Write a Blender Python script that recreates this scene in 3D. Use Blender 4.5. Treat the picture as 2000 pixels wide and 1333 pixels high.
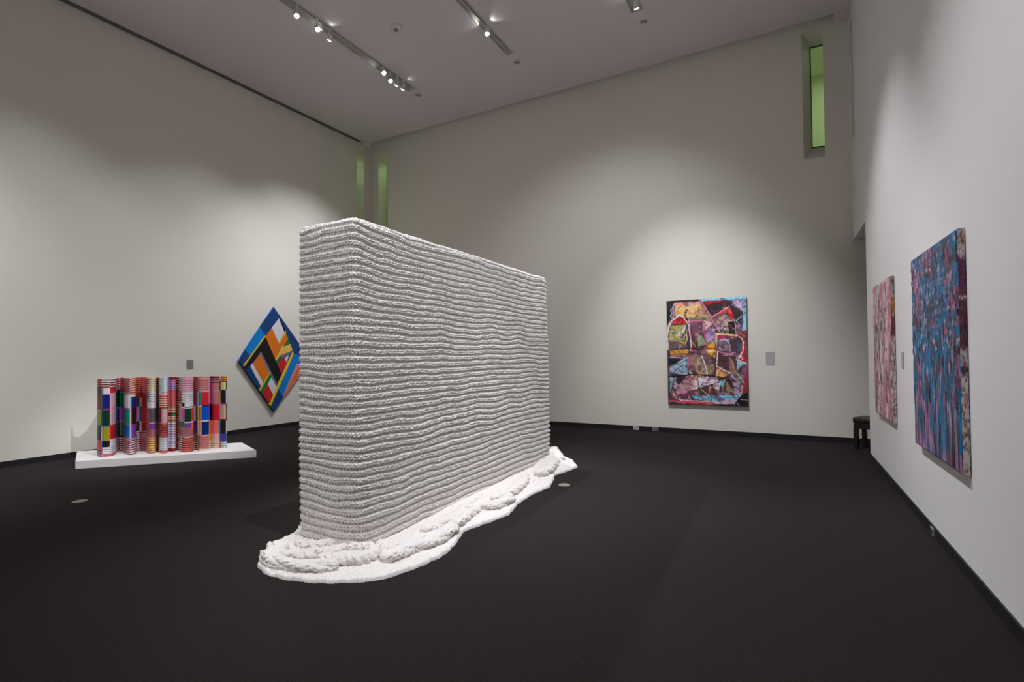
import bpy, bmesh, math, random
import numpy as np
from mathutils import Matrix, Vector
random.seed(7); RNG = np.random.default_rng(7)
SC_ = bpy.context.scene
COL = SC_.collection
for o in list(bpy.data.objects):
    bpy.data.objects.remove(o)

# ------------------------------------------------------------------ camera
CAM_Z = 1.37
yaw, pitch, roll = 0.492255, 0.0167099, -0.0114591
fw = Vector((-math.sin(yaw) * math.cos(pitch), math.cos(yaw) * math.cos(pitch), math.sin(pitch)))
r0 = Vector((math.cos(yaw), math.sin(yaw), 0)); u0 = r0.cross(fw)
rt = math.cos(roll) * r0 + math.sin(roll) * u0
up = -math.sin(roll) * r0 + math.cos(roll) * u0
cd = bpy.data.cameras.new('camera'); cam = bpy.data.objects.new('camera', cd); COL.objects.link(cam)
M = Matrix((rt, up, -fw)).transposed().to_4x4(); M.translation = Vector((0, 0, CAM_Z))
cam.matrix_world = M
cd.sensor_width = 36; cd.lens = 985.09 / 2000 * 36; cd.shift_y = 12.26 / 2000
cd.clip_start = 0.05; cd.clip_end = 100
SC_.camera = cam

# ------------------------------------------------------------------ world, exposure
wd = bpy.data.worlds.new('world'); SC_.world = wd; wd.use_nodes = True
wd.node_tree.nodes['Background'].inputs[0].default_value = (0.5, 0.5, 0.5, 1)
wd.node_tree.nodes['Background'].inputs[1].default_value = 0.05
vs = SC_.view_settings
vs.view_transform = 'Standard'; vs.look = 'None'; vs.gamma = 1; vs.use_curve_mapping = False
vs.exposure = 0.12

# ------------------------------------------------------------------ lamps (track spotlights in view, plus unseen ones added to light the room)
LAMP_Z = 6.31; ZC_ = 6.454
# x, y, target, watts, cone degrees, blend, fixture in view
WARM = (1.0, 0.93, 0.83); COOL = (0.93, 0.96, 1.0)
SPOTS = [
    # left wall: washes along it
    ((-6.06, -1.6), (-8.9, -1.2, 0.5), 1036, 77, 1.0, False),
    ((-6.06, 0.6), (-8.9, 0.8, 0.5), 512, 77, 1.0, False),
    ((-6.06, 2.6), (-8.9, 2.8, 0.5), 187, 77, 1.0, False),
    ((-6.07, 5.49), (-8.82, 4.9, 0.5), 204, 77, 1.0, True),
    ((-6.04, 7.16), (-8.8, 6.9, 0.7), 476, 80, 1.0, True),
    ((-6.05, 7.00), (-8.8, 6.5, 1.2), 54, 40, 1.0, True),
    # screen and plinth, from the right-hand track
    ((-1.74, 3.0), (-7.55, 3.9, 0.4), 979, 22, 0.9, False),
    ((-3.88, 1.8), (-7.55, 3.9, 0.5), 275, 26, 0.9, False),  # on the middle track; unseen, added to light the screen from the front
    # seen facing the room
    ((-6.07, 4.88), (-3.2, 2.9, 1.2), 148, 40, 1.0, True),
    ((-6.05, 5.23), (-3.0, 4.0, 1.2), 176, 40, 1.0, True),
    ((-6.00, 6.60), (-2.9, 4.6, 1.2), 640, 40, 1.0, True),
    ((-6.07, 6.84), (-2.8, 5.6, 1.0), 67, 40, 1.0, True),
    # middle track
    ((-3.88, 6.55), (-3.0, 5.2, 1.2), 479, 44, 1.0, True),
    ((-3.88, 1.2), (-2.9, 2.6, 0.9), 116, 50, 1.0, False),
    ((-3.88, -1.2), (-2.95, 2.6, 1.3), 139, 40, 1.0, False),
    # right track, and an assumed unseen track beside it: abstract painting, sculpture, right wall
    ((-1.74, 7.08), (-1.2, 9.1, 1.0), 15, 46, 1.0, True),
    ((-1.74, 5.4), (-1.15, 9.1, 0.6), 669, 52, 1.0, False),
    ((-1.74, 5.2), (-3.0, 9.1, 1.1), 279, 84, 1.0, False),
    ((-1.74, 6.7), (-2.5, 5.4, 0.2), 720, 50, 1.0, False),
    ((-1.74, 2.4), (-2.4, 3.0, 0.0), 520, 56, 1.0, False),
    ((0.36, 3.2), (-2.6, 3.6, 0.9), 200, 50, 1.0, False),  # assumed track out of view; lamps added to light the sculpture's long side
    ((0.36, 5.2), (-2.6, 5.0, 0.9), 210, 50, 1.0, False),
    ((-1.74, -1.6), (-2.9, 2.6, 1.1), 350, 40, 1.0, False),
    ((-1.74, 4.0), (0.95, 4.6, -0.1), 199, 55, 1.0, False),
    ((-1.74, 5.8), (0.95, 6.4, 0.4), 519, 58, 1.0, False),
    ((-1.74, 1.4), (0.95, 2.4, 0.6), 509, 80, 1.0, False),
    ((-1.74, 4.6), (0.95, 4.3, 0.0), 200, 36, 1.0, False),  # extra unseen lamp, added to brighten the wall low under the blue painting
    # unseen floods aimed at the wall behind the viewpoint, added to lift ambient light
    ((-3.88, -1.0), (-3.0, -3.2, 1.4), 163, 96, 1.0, False),
    ((-1.74, -1.2), (-0.6, -3.2, 1.4), 180, 96, 1.0, False),
]
def spot_light(pos, target, watts, deg, blend, color=(1.0, 0.99, 1.06), radius=0.045):
    ld = bpy.data.lights.new('spotlight_beam', 'SPOT'); ld.energy = watts * POWER; ld.spot_size = math.radians(deg)
    ld.spot_blend = blend; ld.color = color; ld.shadow_soft_size = radius
    lo = bpy.data.objects.new('spotlight_beam', ld); COL.objects.link(lo)
    lo.location = pos
    lo.rotation_euler = (Vector(target) - Vector(pos)).to_track_quat('-Z', 'Y').to_euler()
    return lo
POWER = 1.0
for (x, y), tg, wt, dg, bl, vis in SPOTS:
    d = (Vector(tg) - Vector((x, y, LAMP_Z))).normalized()
    spot_light(Vector((x, y, LAMP_Z)) + d * 0.075, tg, wt, dg, bl)
# light leaving the open backs of three heads and grazing the ceiling
SPILL = [((-6.07, 5.49), (-1, -0.75), 0.78), ((-6.07, 5.49), (1, -0.55), 0.54), ((-3.88, 6.55), (-1, -0.55), 1.14), ((-3.88, 6.55), (1, -0.2), 0.78),
         ((-1.74, 7.08), (-1, -0.5), 0.66), ((-1.74, 7.08), (1, 0.2), 0.60), ((-6.04, 7.16), (1, 0.3), 0.30), ((-6.00, 6.60), (-1, -0.4), 0.30)]
for (x, y), (dx, dy), wt in SPILL:
    d = Vector((dx, dy, 0)).normalized()
    spot_light(Vector((x, y, ZC_ - 0.045)) + d * 0.05, Vector((x, y, ZC_ - 0.045)) + d + Vector((0, 0, 0.02)), wt, 100, 0.5, COOL, 0.02)

# ------------------------------------------------------------------ helpers
def nmat(name, col, rough=0.8, spec=0.3, metal=0.0, noise=None, bump=None, emit=None):
    """principled material with optional noise tint (scale, amount) and bump (scale, strength, distance)"""
    m = bpy.data.materials.new(name); m.use_nodes = True
    nt = m.node_tree; b = nt.nodes['Principled BSDF']
    b.inputs['Base Color'].default_value = (*col, 1); b.inputs['Roughness'].default_value = rough
    b.inputs['Specular IOR Level'].default_value = spec; b.inputs['Metallic'].default_value = metal
    tc = nt.nodes.new('ShaderNodeTexCoord')
    if noise:
        n = nt.nodes.new('ShaderNodeTexNoise'); n.inputs['Scale'].default_value = noise[0]; n.inputs['Detail'].default_value = 4
        nt.links.new(tc.outputs['Object'], n.inputs['Vector'])
        mx = nt.nodes.new('ShaderNodeMix'); mx.data_type = 'RGBA'
        lo = [max(0, c * (1 - noise[1])) for c in col]; hi = [min(1, c * (1 + noise[1])) for c in col]
        mx.inputs[6].default_value = (*lo, 1); mx.inputs[7].default_value = (*hi, 1)
        nt.links.new(n.outputs['Fac'], mx.inputs[0]); nt.links.new(mx.outputs[2], b.inputs['Base Color'])
    if bump:
        n2 = nt.nodes.new('ShaderNodeTexNoise'); n2.inputs['Scale'].default_value = bump[0]; n2.inputs['Detail'].default_value = 3
        nt.links.new(tc.outputs['Object'], n2.inputs['Vector'])
        bp = nt.nodes.new('ShaderNodeBump'); bp.inputs['Strength'].default_value = bump[1]; bp.inputs['Distance'].default_value = bump[2]
        nt.links.new(n2.outputs['Fac'], bp.inputs['Height']); nt.links.new(bp.outputs['Normal'], b.inputs['Normal'])
    if emit:
        b.inputs['Emission Color'].default_value = (*emit[0], 1); b.inputs['Emission Strength'].default_value = emit[1]
    return m

def srgb(c):
    return tuple((v / 255 / 12.92 if v / 255 <= 0.04045 else ((v / 255 + 0.055) / 1.055) ** 2.4) for v in c)

def paint_mat(name, rough=0.5, spec=0.3, bump=None):
    """pigment colour read from the mesh attribute 'paint'"""
    m = nmat(name, (0.5, 0.5, 0.5), rough, spec, bump=bump)
    a = m.node_tree.nodes.new('ShaderNodeAttribute'); a.attribute_name = 'paint'
    m.node_tree.links.new(a.outputs['Color'], m.node_tree.nodes['Principled BSDF'].inputs['Base Color'])
    return m

def link(name, me, mat, parent=None, smooth=False):
    o = bpy.data.objects.new(name, me); COL.objects.link(o)
    for mm in (mat if isinstance(mat, (list, tuple)) else [mat]):
        me.materials.append(mm)
    if parent: o.parent = parent
    if smooth: me.shade_smooth()
    return o

def obj(name, bm, mat, parent=None, smooth=False):
    bmesh.ops.recalc_face_normals(bm, faces=bm.faces)
    me = bpy.data.meshes.new(name); bm.to_mesh(me); bm.free()
    return link(name, me, mat, parent, smooth)

def empty(name, loc, rotz=0):
    o = bpy.data.objects.new(name, None); COL.objects.link(o); o.location = loc; o.rotation_euler = (0, 0, rotz)
    o.empty_display_size = 0.1
    return o

def tag(o, label, cat, group=None):
    o['label'] = label; o['category'] = cat
    if group: o['group'] = group
    return o

def struct(o, label=None):
    o['kind'] = 'structure'
    if label: o['label'] = label
    return o

def add_box(bm, x0, x1, y0, y1, z0, z1, bevel=0.0):
    vs_ = [bm.verts.new(p) for p in ((x0, y0, z0), (x1, y0, z0), (x1, y1, z0), (x0, y1, z0), (x0, y0, z1), (x1, y0, z1), (x1, y1, z1), (x0, y1, z1))]
    fs = [bm.faces.new([vs_[i] for i in f]) for f in ((3, 2, 1, 0), (4, 5, 6, 7), (0, 1, 5, 4), (1, 2, 6, 5), (2, 3, 7, 6), (3, 0, 4, 7))]
    if bevel:
        es = list({e for f in fs for e in f.edges})
        bmesh.ops.bevel(bm, geom=es, offset=bevel, segments=2, affect='EDGES', profile=0.6)

def add_prism(bm, pts, z0, z1, bevel=0.0):
    a = [bm.verts.new((x, y, z0)) for x, y in pts]; b = [bm.verts.new((x, y, z1)) for x, y in pts]
    n = len(pts); fs = [bm.faces.new(a[::-1]), bm.faces.new(b)]
    fs += [bm.faces.new((a[i], a[(i + 1) % n], b[(i + 1) % n], b[i])) for i in range(n)]
    if bevel:
        bmesh.ops.bevel(bm, geom=list({e for f in fs for e in f.edges}), offset=bevel, segments=2, affect='EDGES')

def add_lathe(bm, prof, n=24, axis_mat=None):
    """profile of (radius, height) revolved about z, then transformed"""
    rings = []
    for r, h in prof:
        ring = []
        for k in range(n):
            p = Vector((r * math.cos(2 * math.pi * k / n), r * math.sin(2 * math.pi * k / n), h))
            ring.append(bm.verts.new(axis_mat @ p if axis_mat else p))
        rings.append(ring)
    for a, b in zip(rings, rings[1:]):
        for k in range(n):
            bm.faces.new((a[k], a[(k + 1) % n], b[(k + 1) % n], b[k]))
    bm.faces.new(rings[0][::-1]); bm.faces.new(rings[-1])

def grid_mesh(name, P, closed_u=False, colors=None):
    """P: (nv, nu, 3) points -> quad mesh; colours per vertex optional"""
    nv, nu = P.shape[:2]
    me = bpy.data.meshes.new(name)
    idx = np.arange(nv * nu).reshape(nv, nu)
    if closed_u:
        a = idx[:-1]; b = np.roll(idx, -1, 1)[:-1]; c = np.roll(idx, -1, 1)[1:]; d = idx[1:]
    else:
        a = idx[:-1, :-1]; b = idx[:-1, 1:]; c = idx[1:, 1:]; d = idx[1:, :-1]
    F = np.stack([a, b, c, d], -1).reshape(-1, 4)
    me.vertices.add(nv * nu); me.vertices.foreach_set('co', P.reshape(-1).astype(np.float32))
    me.loops.add(F.size); me.loops.foreach_set('vertex_index', F.reshape(-1).astype(np.int32))
    me.polygons.add(len(F)); me.polygons.foreach_set('loop_start', np.arange(0, F.size, 4, dtype=np.int32))
    me.update(calc_edges=True); me.validate()
    if colors is not None:
        at = me.attributes.new('paint', 'FLOAT_COLOR', 'POINT')
        c4 = np.ones((nv * nu, 4), np.float32); c4[:, :3] = colors.reshape(-1, 3); at.data.foreach_set('color', c4.reshape(-1))
    return me

def vnoise(x, y, seed=0):
    """smooth value noise in 2-D, range 0..1"""
    T = np.random.default_rng(seed).random((256, 256))
    xi = np.floor(x).astype(int); yi = np.floor(y).astype(int); fx = x - xi; fy = y - yi
    fx = fx * fx * (3 - 2 * fx); fy = fy * fy * (3 - 2 * fy)
    g = lambda i, j: T[i % 256, j % 256]
    return (g(xi, yi) * (1 - fx) + g(xi + 1, yi) * fx) * (1 - fy) + (g(xi, yi + 1) * (1 - fx) + g(xi + 1, yi + 1) * fx) * fy

def fbm(x, y, seed=0, oct=4):
    s = 0; a = 1; t = 0
    for k in range(oct):
        s = s + a * vnoise(x * 2 ** k, y * 2 ** k, seed + k); t += a; a *= 0.5
    return s / t

# ------------------------------------------------------------------ materials
M_WALL = nmat('wall_paint', (0.81, 0.785, 0.70), 0.85, 0.2, noise=(1.3, 0.015), bump=(220, 0.06, 0.002))
M_WHITE_WALL = nmat('wall_paint_cool', (0.80, 0.795, 0.78), 0.85, 0.2, noise=(1.3, 0.015), bump=(220, 0.06, 0.002))
M_CEIL = nmat('ceiling_paint', (0.78, 0.72, 0.73), 0.9, 0.1, noise=(0.9, 0.02))
M_BASE = nmat('baseboard_black', (0.012, 0.012, 0.014), 0.55, 0.4, noise=(6, 0.2))
M_SLOT = nmat('air_slot_grey', (0.17, 0.15, 0.15), 0.8)
M_DARK = nmat('slot_dark', (0.05, 0.045, 0.045), 0.8)
M_TROUGH = nmat('trough_paint', (0.62, 0.60, 0.53), 0.7)
M_METAL = nmat('white_metal', (0.75, 0.74, 0.72), 0.35, 0.5)
M_GREY = nmat('grey_plastic', (0.30, 0.30, 0.29), 0.5)
M_LENS = nmat('lamp_lens', (0.9, 0.9, 0.9), 0.2, emit=((1.0, 0.97, 0.93), 24))
M_LENS_OFF = nmat('lamp_reflector', (0.85, 0.85, 0.85), 0.15, metal=0.8)
M_STEEL = nmat('disc_steel', (0.27, 0.26, 0.235), 0.5, 0.4, metal=0.2, noise=(30, 0.1))
M_LABEL = nmat('label_card', (0.47, 0.45, 0.46), 0.7, noise=(90, 0.06))
M_LABEL_D = nmat('label_card_dark', (0.24, 0.23, 0.225), 0.7, noise=(90, 0.06))
M_PLINTH = nmat('plinth_paint', (0.78, 0.765, 0.74), 0.6, 0.3, bump=(150, 0.05, 0.002))
M_WOOD = nmat('dark_wood', (0.012, 0.009, 0.008), 0.4, 0.4, noise=(14, 0.35))
M_LEATHER = nmat('brown_leather', (0.035, 0.017, 0.013), 0.45, 0.4, noise=(40, 0.25), bump=(180, 0.3, 0.002))
M_REVEAL = nmat('reveal_paint', (0.78, 0.77, 0.70), 0.8)

def carpet():
    m = bpy.data.materials.new('carpet_dark_brown'); m.use_nodes = True; nt = m.node_tree; b = nt.nodes['Principled BSDF']
    b.inputs['Roughness'].default_value = 0.95; b.inputs['Specular IOR Level'].default_value = 0.15
    tc = nt.nodes.new('ShaderNodeTexCoord')
    def nz(sx, sy, detail, sc):
        mp = nt.nodes.new('ShaderNodeMapping'); mp.inputs['Scale'].default_value = (sx, sy, 1); mp.inputs['Rotation'].default_value = (0, 0, -0.42)
        n = nt.nodes.new('ShaderNodeTexNoise'); n.inputs['Scale'].default_value = sc; n.inputs['Detail'].default_value = detail
        nt.links.new(tc.outputs['Object'], mp.inputs[0]); nt.links.new(mp.outputs[0], n.inputs['Vector']); return n
    streak = nz(12, 70, 3, 2.2); fine = nz(1, 1, 4, 160); big = nz(1, 1, 3, 0.5)
    add = nt.nodes.new('ShaderNodeMath'); add.operation = 'MULTIPLY_ADD'; add.inputs[1].default_value = 0.6
    nt.links.new(streak.outputs['Fac'], add.inputs[0]); nt.links.new(fine.outputs['Fac'], add.inputs[2])
    rp = nt.nodes.new('ShaderNodeValToRGB'); rp.color_ramp.elements[0].position = 0.45; rp.color_ramp.elements[1].position = 1.15
    rp.color_ramp.elements[0].color = (0.0080, 0.0060, 0.0058, 1); rp.color_ramp.elements[1].color = (0.0325, 0.0240, 0.0230, 1)
    nt.links.new(add.outputs[0], rp.inputs[0])
    mx = nt.nodes.new('ShaderNodeMix'); mx.data_type = 'RGBA'; mx.blend_type = 'MULTIPLY'; mx.inputs[0].default_value = 0.35
    nt.links.new(rp.outputs[0], mx.inputs[6]); nt.links.new(big.outputs['Fac'], mx.inputs[7]); nt.links.new(mx.outputs[2], b.inputs['Base Color'])
    bp = nt.nodes.new('ShaderNodeBump'); bp.inputs['Strength'].default_value = 0.5; bp.inputs['Distance'].default_value = 0.004
    nt.links.new(add.outputs[0], bp.inputs['Height']); nt.links.new(bp.outputs[0], b.inputs['Normal'])
    return m
M_CARPET = carpet()

def glass_green():
    m = bpy.data.materials.new('green_tinted_glass'); m.use_nodes = True; nt = m.node_tree
    nt.nodes.remove(nt.nodes['Principled BSDF'])
    out = nt.nodes['Material Output']; tr = nt.nodes.new('ShaderNodeBsdfTransparent'); tr.inputs[0].default_value = (0.76, 0.90, 0.66, 1)
    gl = nt.nodes.new('ShaderNodeBsdfGlossy'); gl.inputs['Roughness'].default_value = 0.05; gl.inputs[0].default_value = (0.8, 0.9, 0.85, 1)
    fr = nt.nodes.new('ShaderNodeFresnel'); fr.inputs[0].default_value = 1.3
    mx = nt.nodes.new('ShaderNodeMixShader'); nt.links.new(fr.outputs[0], mx.inputs[0]); nt.links.new(tr.outputs[0], mx.inputs[1]); nt.links.new(gl.outputs[0], mx.inputs[2])
    nt.links.new(mx.outputs[0], out.inputs[0]); return m
M_GLASS = glass_green()
M_GLASS_EDGE = nmat('glass_edge_frame', (0.015, 0.045, 0.045), 0.3, 0.5)

def knit_mat():
    m = nmat('white_yarn', (0.845, 0.81, 0.775), 0.9, 0.2, noise=(160, 0.10), bump=(210, 0.8, 0.006))
    b = m.node_tree.nodes['Principled BSDF']
    try: b.inputs['Sheen Weight'].default_value = 0.15
    except Exception: pass
    return m
M_KNIT = knit_mat()
WIN_W = (13, 26, 26)
# plan outlines and shapes, in metres
SK=[[-3.36,2.652],[-3.325,2.513],[-3.296,2.414],[-3.189,2.268],[-3.063,2.141],[-2.917,2.092],[-2.716,2.095],[-2.545,2.141],[-2.396,2.205],[-2.269,2.288],[-2.187,2.385],[-2.139,2.491],[-2.107,2.629],[-2.079,2.764],[-2.083,2.922],[-2.138,3.091],[-2.215,3.295],[-2.154,3.54],[-2.094,3.806],[-2.175,4.152],[-2.188,4.471],[-2.154,4.788],[-2.249,5.154],[-2.306,5.286],[-2.258,5.505],[-2.221,5.792],[-2.426,6.128],[-2.597,6.266],[-2.839,6.59]]
FO=[([[-3.113,2.259],[-3.034,2.218],[-2.944,2.195],[-2.849,2.186],[-2.755,2.197],[-2.679,2.217],[-2.621,2.251],[-2.563,2.284],[-2.514,2.327]],0.03,1.0,1.5),([[-3.161,2.323],[-3.083,2.278],[-3.007,2.275],[-2.947,2.295],[-2.895,2.331],[-2.831,2.343],[-2.755,2.322]],0.028,1.5,1.4),([[-3.13,2.213],[-3.056,2.172],[-2.975,2.147],[-2.896,2.136],[-2.826,2.153]],0.01,0,1.2),([[-3.196,2.272],[-3.1,2.217],[-3.01,2.184],[-2.92,2.173],[-2.838,2.178]],0.013,0,1.3),([[-3.268,2.389],[-3.186,2.331],[-3.095,2.291],[-3.031,2.293]],0.018,0,1.4),([[-3.203,2.397],[-3.134,2.354],[-3.057,2.339],[-3.042,2.336]],0.03,1,1.3),([[-2.712,2.344],[-2.614,2.355],[-2.526,2.39],[-2.456,2.444],[-2.418,2.521],[-2.424,2.588]],0.036,8,1.25),([[-2.892,2.409],[-2.803,2.432],[-2.731,2.489],[-2.724,2.578],[-2.715,2.671],[-2.654,2.736],[-2.534,2.728],[-2.418,2.687],[-2.378,2.697]],0.024,9,1.3),([[-3.097,2.477],[-2.99,2.463],[-2.928,2.494],[-2.885,2.56],[-2.839,2.617]],0.026,7,1.3),([[-3.052,2.649],[-2.926,2.617],[-2.821,2.6]],0.022,4,1.2),([[-2.694,2.559],[-2.626,2.603],[-2.552,2.63],[-2.451,2.617]],0.03,5,1.3),([[-2.318,2.503],[-2.303,2.614],[-2.277,2.746],[-2.245,2.86],[-2.222,2.975],[-2.238,3.106],[-2.267,3.24]],0.034,1.2,1.5),([[-2.396,2.738],[-2.344,2.827],[-2.323,2.961],[-2.296,3.074],[-2.286,3.184],[-2.305,3.307]],0.026,1,1.4),([[-2.396,3.033],[-2.401,3.148],[-2.393,3.275],[-2.367,3.358],[-2.359,3.422],[-2.383,3.535],[-2.436,3.697]],0.036,1.5,1.4),([[-2.283,3.286],[-2.314,3.458],[-2.343,3.622],[-2.354,3.724]],0.03,3,1.3),([[-2.335,3.751],[-2.278,3.821],[-2.239,3.941],[-2.245,4.152]],0.034,1.5,1.4),([[-2.366,3.989],[-2.332,4.136],[-2.328,4.311],[-2.357,4.502],[-2.405,4.699],[-2.485,4.921]],0.034,2.5,1.3),([[-2.399,3.442],[-2.43,3.579],[-2.493,3.755],[-2.508,3.88],[-2.533,4.088]],0.03,2,1.4),([[-2.416,5.033],[-2.388,5.141],[-2.386,5.314],[-2.453,5.573],[-2.526,5.826]],0.038,2,1.4),([[-2.615,5.503],[-2.674,5.764],[-2.717,6.057],[-2.803,6.359]],0.036,2.5,1.3),([[-2.868,6.554],[-2.668,6.217],[-2.488,5.915]],0.035,2,1.4)]
SC=[(189.85,-8.033,3.306),(193.65,-7.968,3.301),(201.25,-7.896,3.314),(209.8,-7.857,3.346),(217.4,-7.863,3.393),(223.1,-7.906,3.445),(227.28,-8.002,3.511),(228.8,-8.161,3.59),(231.65,-8.194,3.622),(236.4,-8.188,3.649),(240.2,-8.127,3.645),(242.1,-7.961,3.582),(244.95,-7.844,3.547),(249.7,-7.757,3.536),(255.78,-7.709,3.55),(262.05,-7.716,3.591),(266.04,-7.786,3.649),(267.18,-7.918,3.718),(270.6,-7.945,3.752),(275.35,-7.93,3.775),(281.05,-7.866,3.781),(284.85,-7.807,3.777),(286.18,-7.708,3.737),(289.6,-7.614,3.713),(295.3,-7.545,3.715),(301.01,-7.531,3.744),(304.81,-7.568,3.787),(305.76,-7.65,3.834),(308.04,-7.659,3.853),(309.56,-7.576,3.821),(312.41,-7.486,3.794),(320.01,-7.398,3.798),(325.71,-7.399,3.835),(328.56,-7.465,3.888),(329.89,-7.519,3.925),(336.16,-7.446,3.928),(341.86,-7.431,3.958),(344.14,-7.479,3.999),(346.61,-7.494,4.024),(349.46,-7.443,4.015),(350.98,-7.346,3.974),(356.11,-7.251,3.956),(362.76,-7.192,3.968),(370.36,-7.164,4.004),(377.01,-7.188,4.062),(378.91,-7.267,4.12),(381.19,-7.29,4.149),(384.04,-7.255,4.149),(386.13,-7.187,4.125),(391.26,-7.123,4.123),(396.96,-7.085,4.141),(403.61,-7.062,4.175),(407.98,-7.078,4.215),(409.31,-7.176,4.283),(411.21,-7.241,4.336),(418.81,-7.157,4.341),(426.41,-7.105,4.365),(430.21,-7.117,4.401),(432.11,-7.097,4.402),(437.81,-7.034,4.406),(441.61,-7.038,4.437),(443.7,-7.07,4.473)]
DMO=[[5.767,1.333],[6.479,2.373],[7.299,1.367],[6.475,0.332]]
DM=[('db',[[6.479,2.373],[6.604,2.18],[6.294,1.81],[6.18,1.98]]),('lb',[[6.18,1.98],[6.294,1.81],[5.976,1.437],[5.883,1.55]]),('db',[[5.883,1.55],[5.976,1.437],[5.851,1.243],[5.767,1.333]]),('ye',[[6.288,1.819],[6.322,1.774],[5.882,1.235],[5.845,1.247]]),('bk',[[6.298,1.783],[6.641,1.066],[6.546,0.851],[6.202,1.509],[5.913,1.158],[5.865,1.213]]),('wh',[[6.591,2.166],[6.714,1.899],[6.589,1.658],[6.434,1.969]]),('bk',[[6.587,2.198],[6.74,1.929],[6.707,1.893],[6.587,2.165]]),('db',[[6.579,2.222],[7.299,1.367],[6.931,1.448],[6.74,1.919]]),('or',[[6.434,1.969],[6.589,1.658],[6.731,1.886],[6.795,1.767],[6.516,1.333],[6.298,1.792]]),('ye',[[6.731,1.924],[6.752,1.887],[6.597,1.65],[6.576,1.676]]),('gr',[[6.789,1.761],[6.832,1.69],[6.777,1.618],[6.695,1.602]]),('ly',[[6.695,1.602],[6.847,1.662],[6.891,1.53],[6.601,1.415],[6.521,1.314],[6.504,1.352],[6.669,1.636]]),('gy',[[6.873,1.52],[6.802,1.426],[6.619,1.374],[6.605,1.427]]),('gr',[[6.62,1.43],[6.626,1.37],[6.552,1.239],[6.521,1.314]]),('re',[[6.707,1.382],[6.765,1.276],[6.635,1.07],[6.558,1.238],[6.619,1.345]]),('wh',[[6.802,1.426],[6.758,1.286],[6.707,1.377]]),('yb',[[6.9,1.526],[6.922,1.458],[6.404,0.443],[6.353,0.498]]),('lb',[[6.922,1.464],[7.252,1.367],[7.157,1.13],[6.986,1.272],[6.669,0.608],[6.573,0.761]]),('db',[[6.573,0.761],[6.669,0.608],[6.475,0.332],[6.398,0.438]]),('pk',[[6.986,1.272],[7.157,1.13],[6.686,0.592],[6.665,0.613]]),('or',[[7.042,1.222],[7.192,1.219],[6.691,0.601],[6.678,0.612]]),('or',[[6.182,1.46],[6.392,1.116],[6.239,0.919],[6.038,1.271]]),('gb',[[6.202,1.509],[6.55,0.856],[6.531,0.814],[6.182,1.466]]),('wh',[[6.031,1.286],[6.243,0.919],[6.205,0.839],[5.989,1.228]]),('db',[[5.989,1.222],[6.195,0.84],[6.166,0.774],[5.917,1.158]]),('ye',[[6.388,1.12],[6.4,1.088],[6.191,0.749],[6.156,0.782]]),('gr',[[6.4,1.088],[6.431,1.003],[6.234,0.709],[6.187,0.749]]),('wh',[[6.42,1.003],[6.531,0.801],[6.456,0.662],[6.341,0.877]]),('re',[[6.339,0.877],[6.456,0.662],[6.378,0.501],[6.23,0.704]])]
# ------------------------------------------------------------------ room shell
XR, YB, ZC, YF = 0.967, 9.11, 6.454, -3.2
LW = lambda y: -8.81368 + 0.0285334 * (y - 6)          # left wall runs very slightly out of square
JY = 7.85                                              # end of the right wall; an opening follows up to the back wall
HZ = 3.05                                              # underside of the header over that opening
XE = 4.2                                               # far side of the passage behind the right wall

bm = bmesh.new(); add_box(bm, -10.6, XE + 0.3, YF - 0.3, YB + 0.3, -0.2, 0.0)
struct(obj('floor', bm, M_CARPET), 'dark brown carpet')

def plane_cells(bm, org, ua, va, us, vs_, holes):
    """quads of a grid over (us x vs_) on a plane, leaving out the holes (u0,u1,v0,v1)"""
    org = Vector(org); ua = Vector(ua); va = Vector(va); cache = {}
    def V(u, v):
        k = (round(u, 5), round(v, 5))
        if k not in cache: cache[k] = bm.verts.new(org + ua * u + va * v)
        return cache[k]
    for u0, u1 in zip(us, us[1:]):
        for v0, v1 in zip(vs_, vs_[1:]):
            if any(h[0] - 1e-6 <= u0 and u1 <= h[1] + 1e-6 and h[2] - 1e-6 <= v0 and v1 <= h[3] + 1e-6 for h in holes): continue
            bm.faces.new((V(u0, v0), V(u1, v0), V(u1, v1), V(u0, v1)))

T = 0.32                                               # depth of the window recesses
WZ0, WZ1 = 4.395, 6.385
FRONT_R = (0.348, 0.632, WZ0, WZ1); BACK_R = (0.478, 0.80, 4.66, 6.30)      # splayed recess in the back wall
FRONT_C = (-8.475, -8.195, WZ0 - 0.25, 6.20); BACK_C = (-8.475, -8.195, WZ0 - 0.25, 6.12)
def recess(bm, frame, F, B, depth):
    f = [(F[0], F[2]), (F[1], F[2]), (F[1], F[3]), (F[0], F[3])]; b = [(B[0], B[2]), (B[1], B[2]), (B[1], B[3]), (B[0], B[3])]
    vf = [bm.verts.new(frame(u, v, 0)) for u, v in f]; vb = [bm.verts.new(frame(u, v, depth)) for u, v in b]
    for i in range(4):
        j = (i + 1) % 4; bm.faces.new((vf[i], vf[j], vb[j], vb[i]))
BF = lambda u, v, d: Vector((u, YB + d, v))
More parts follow.
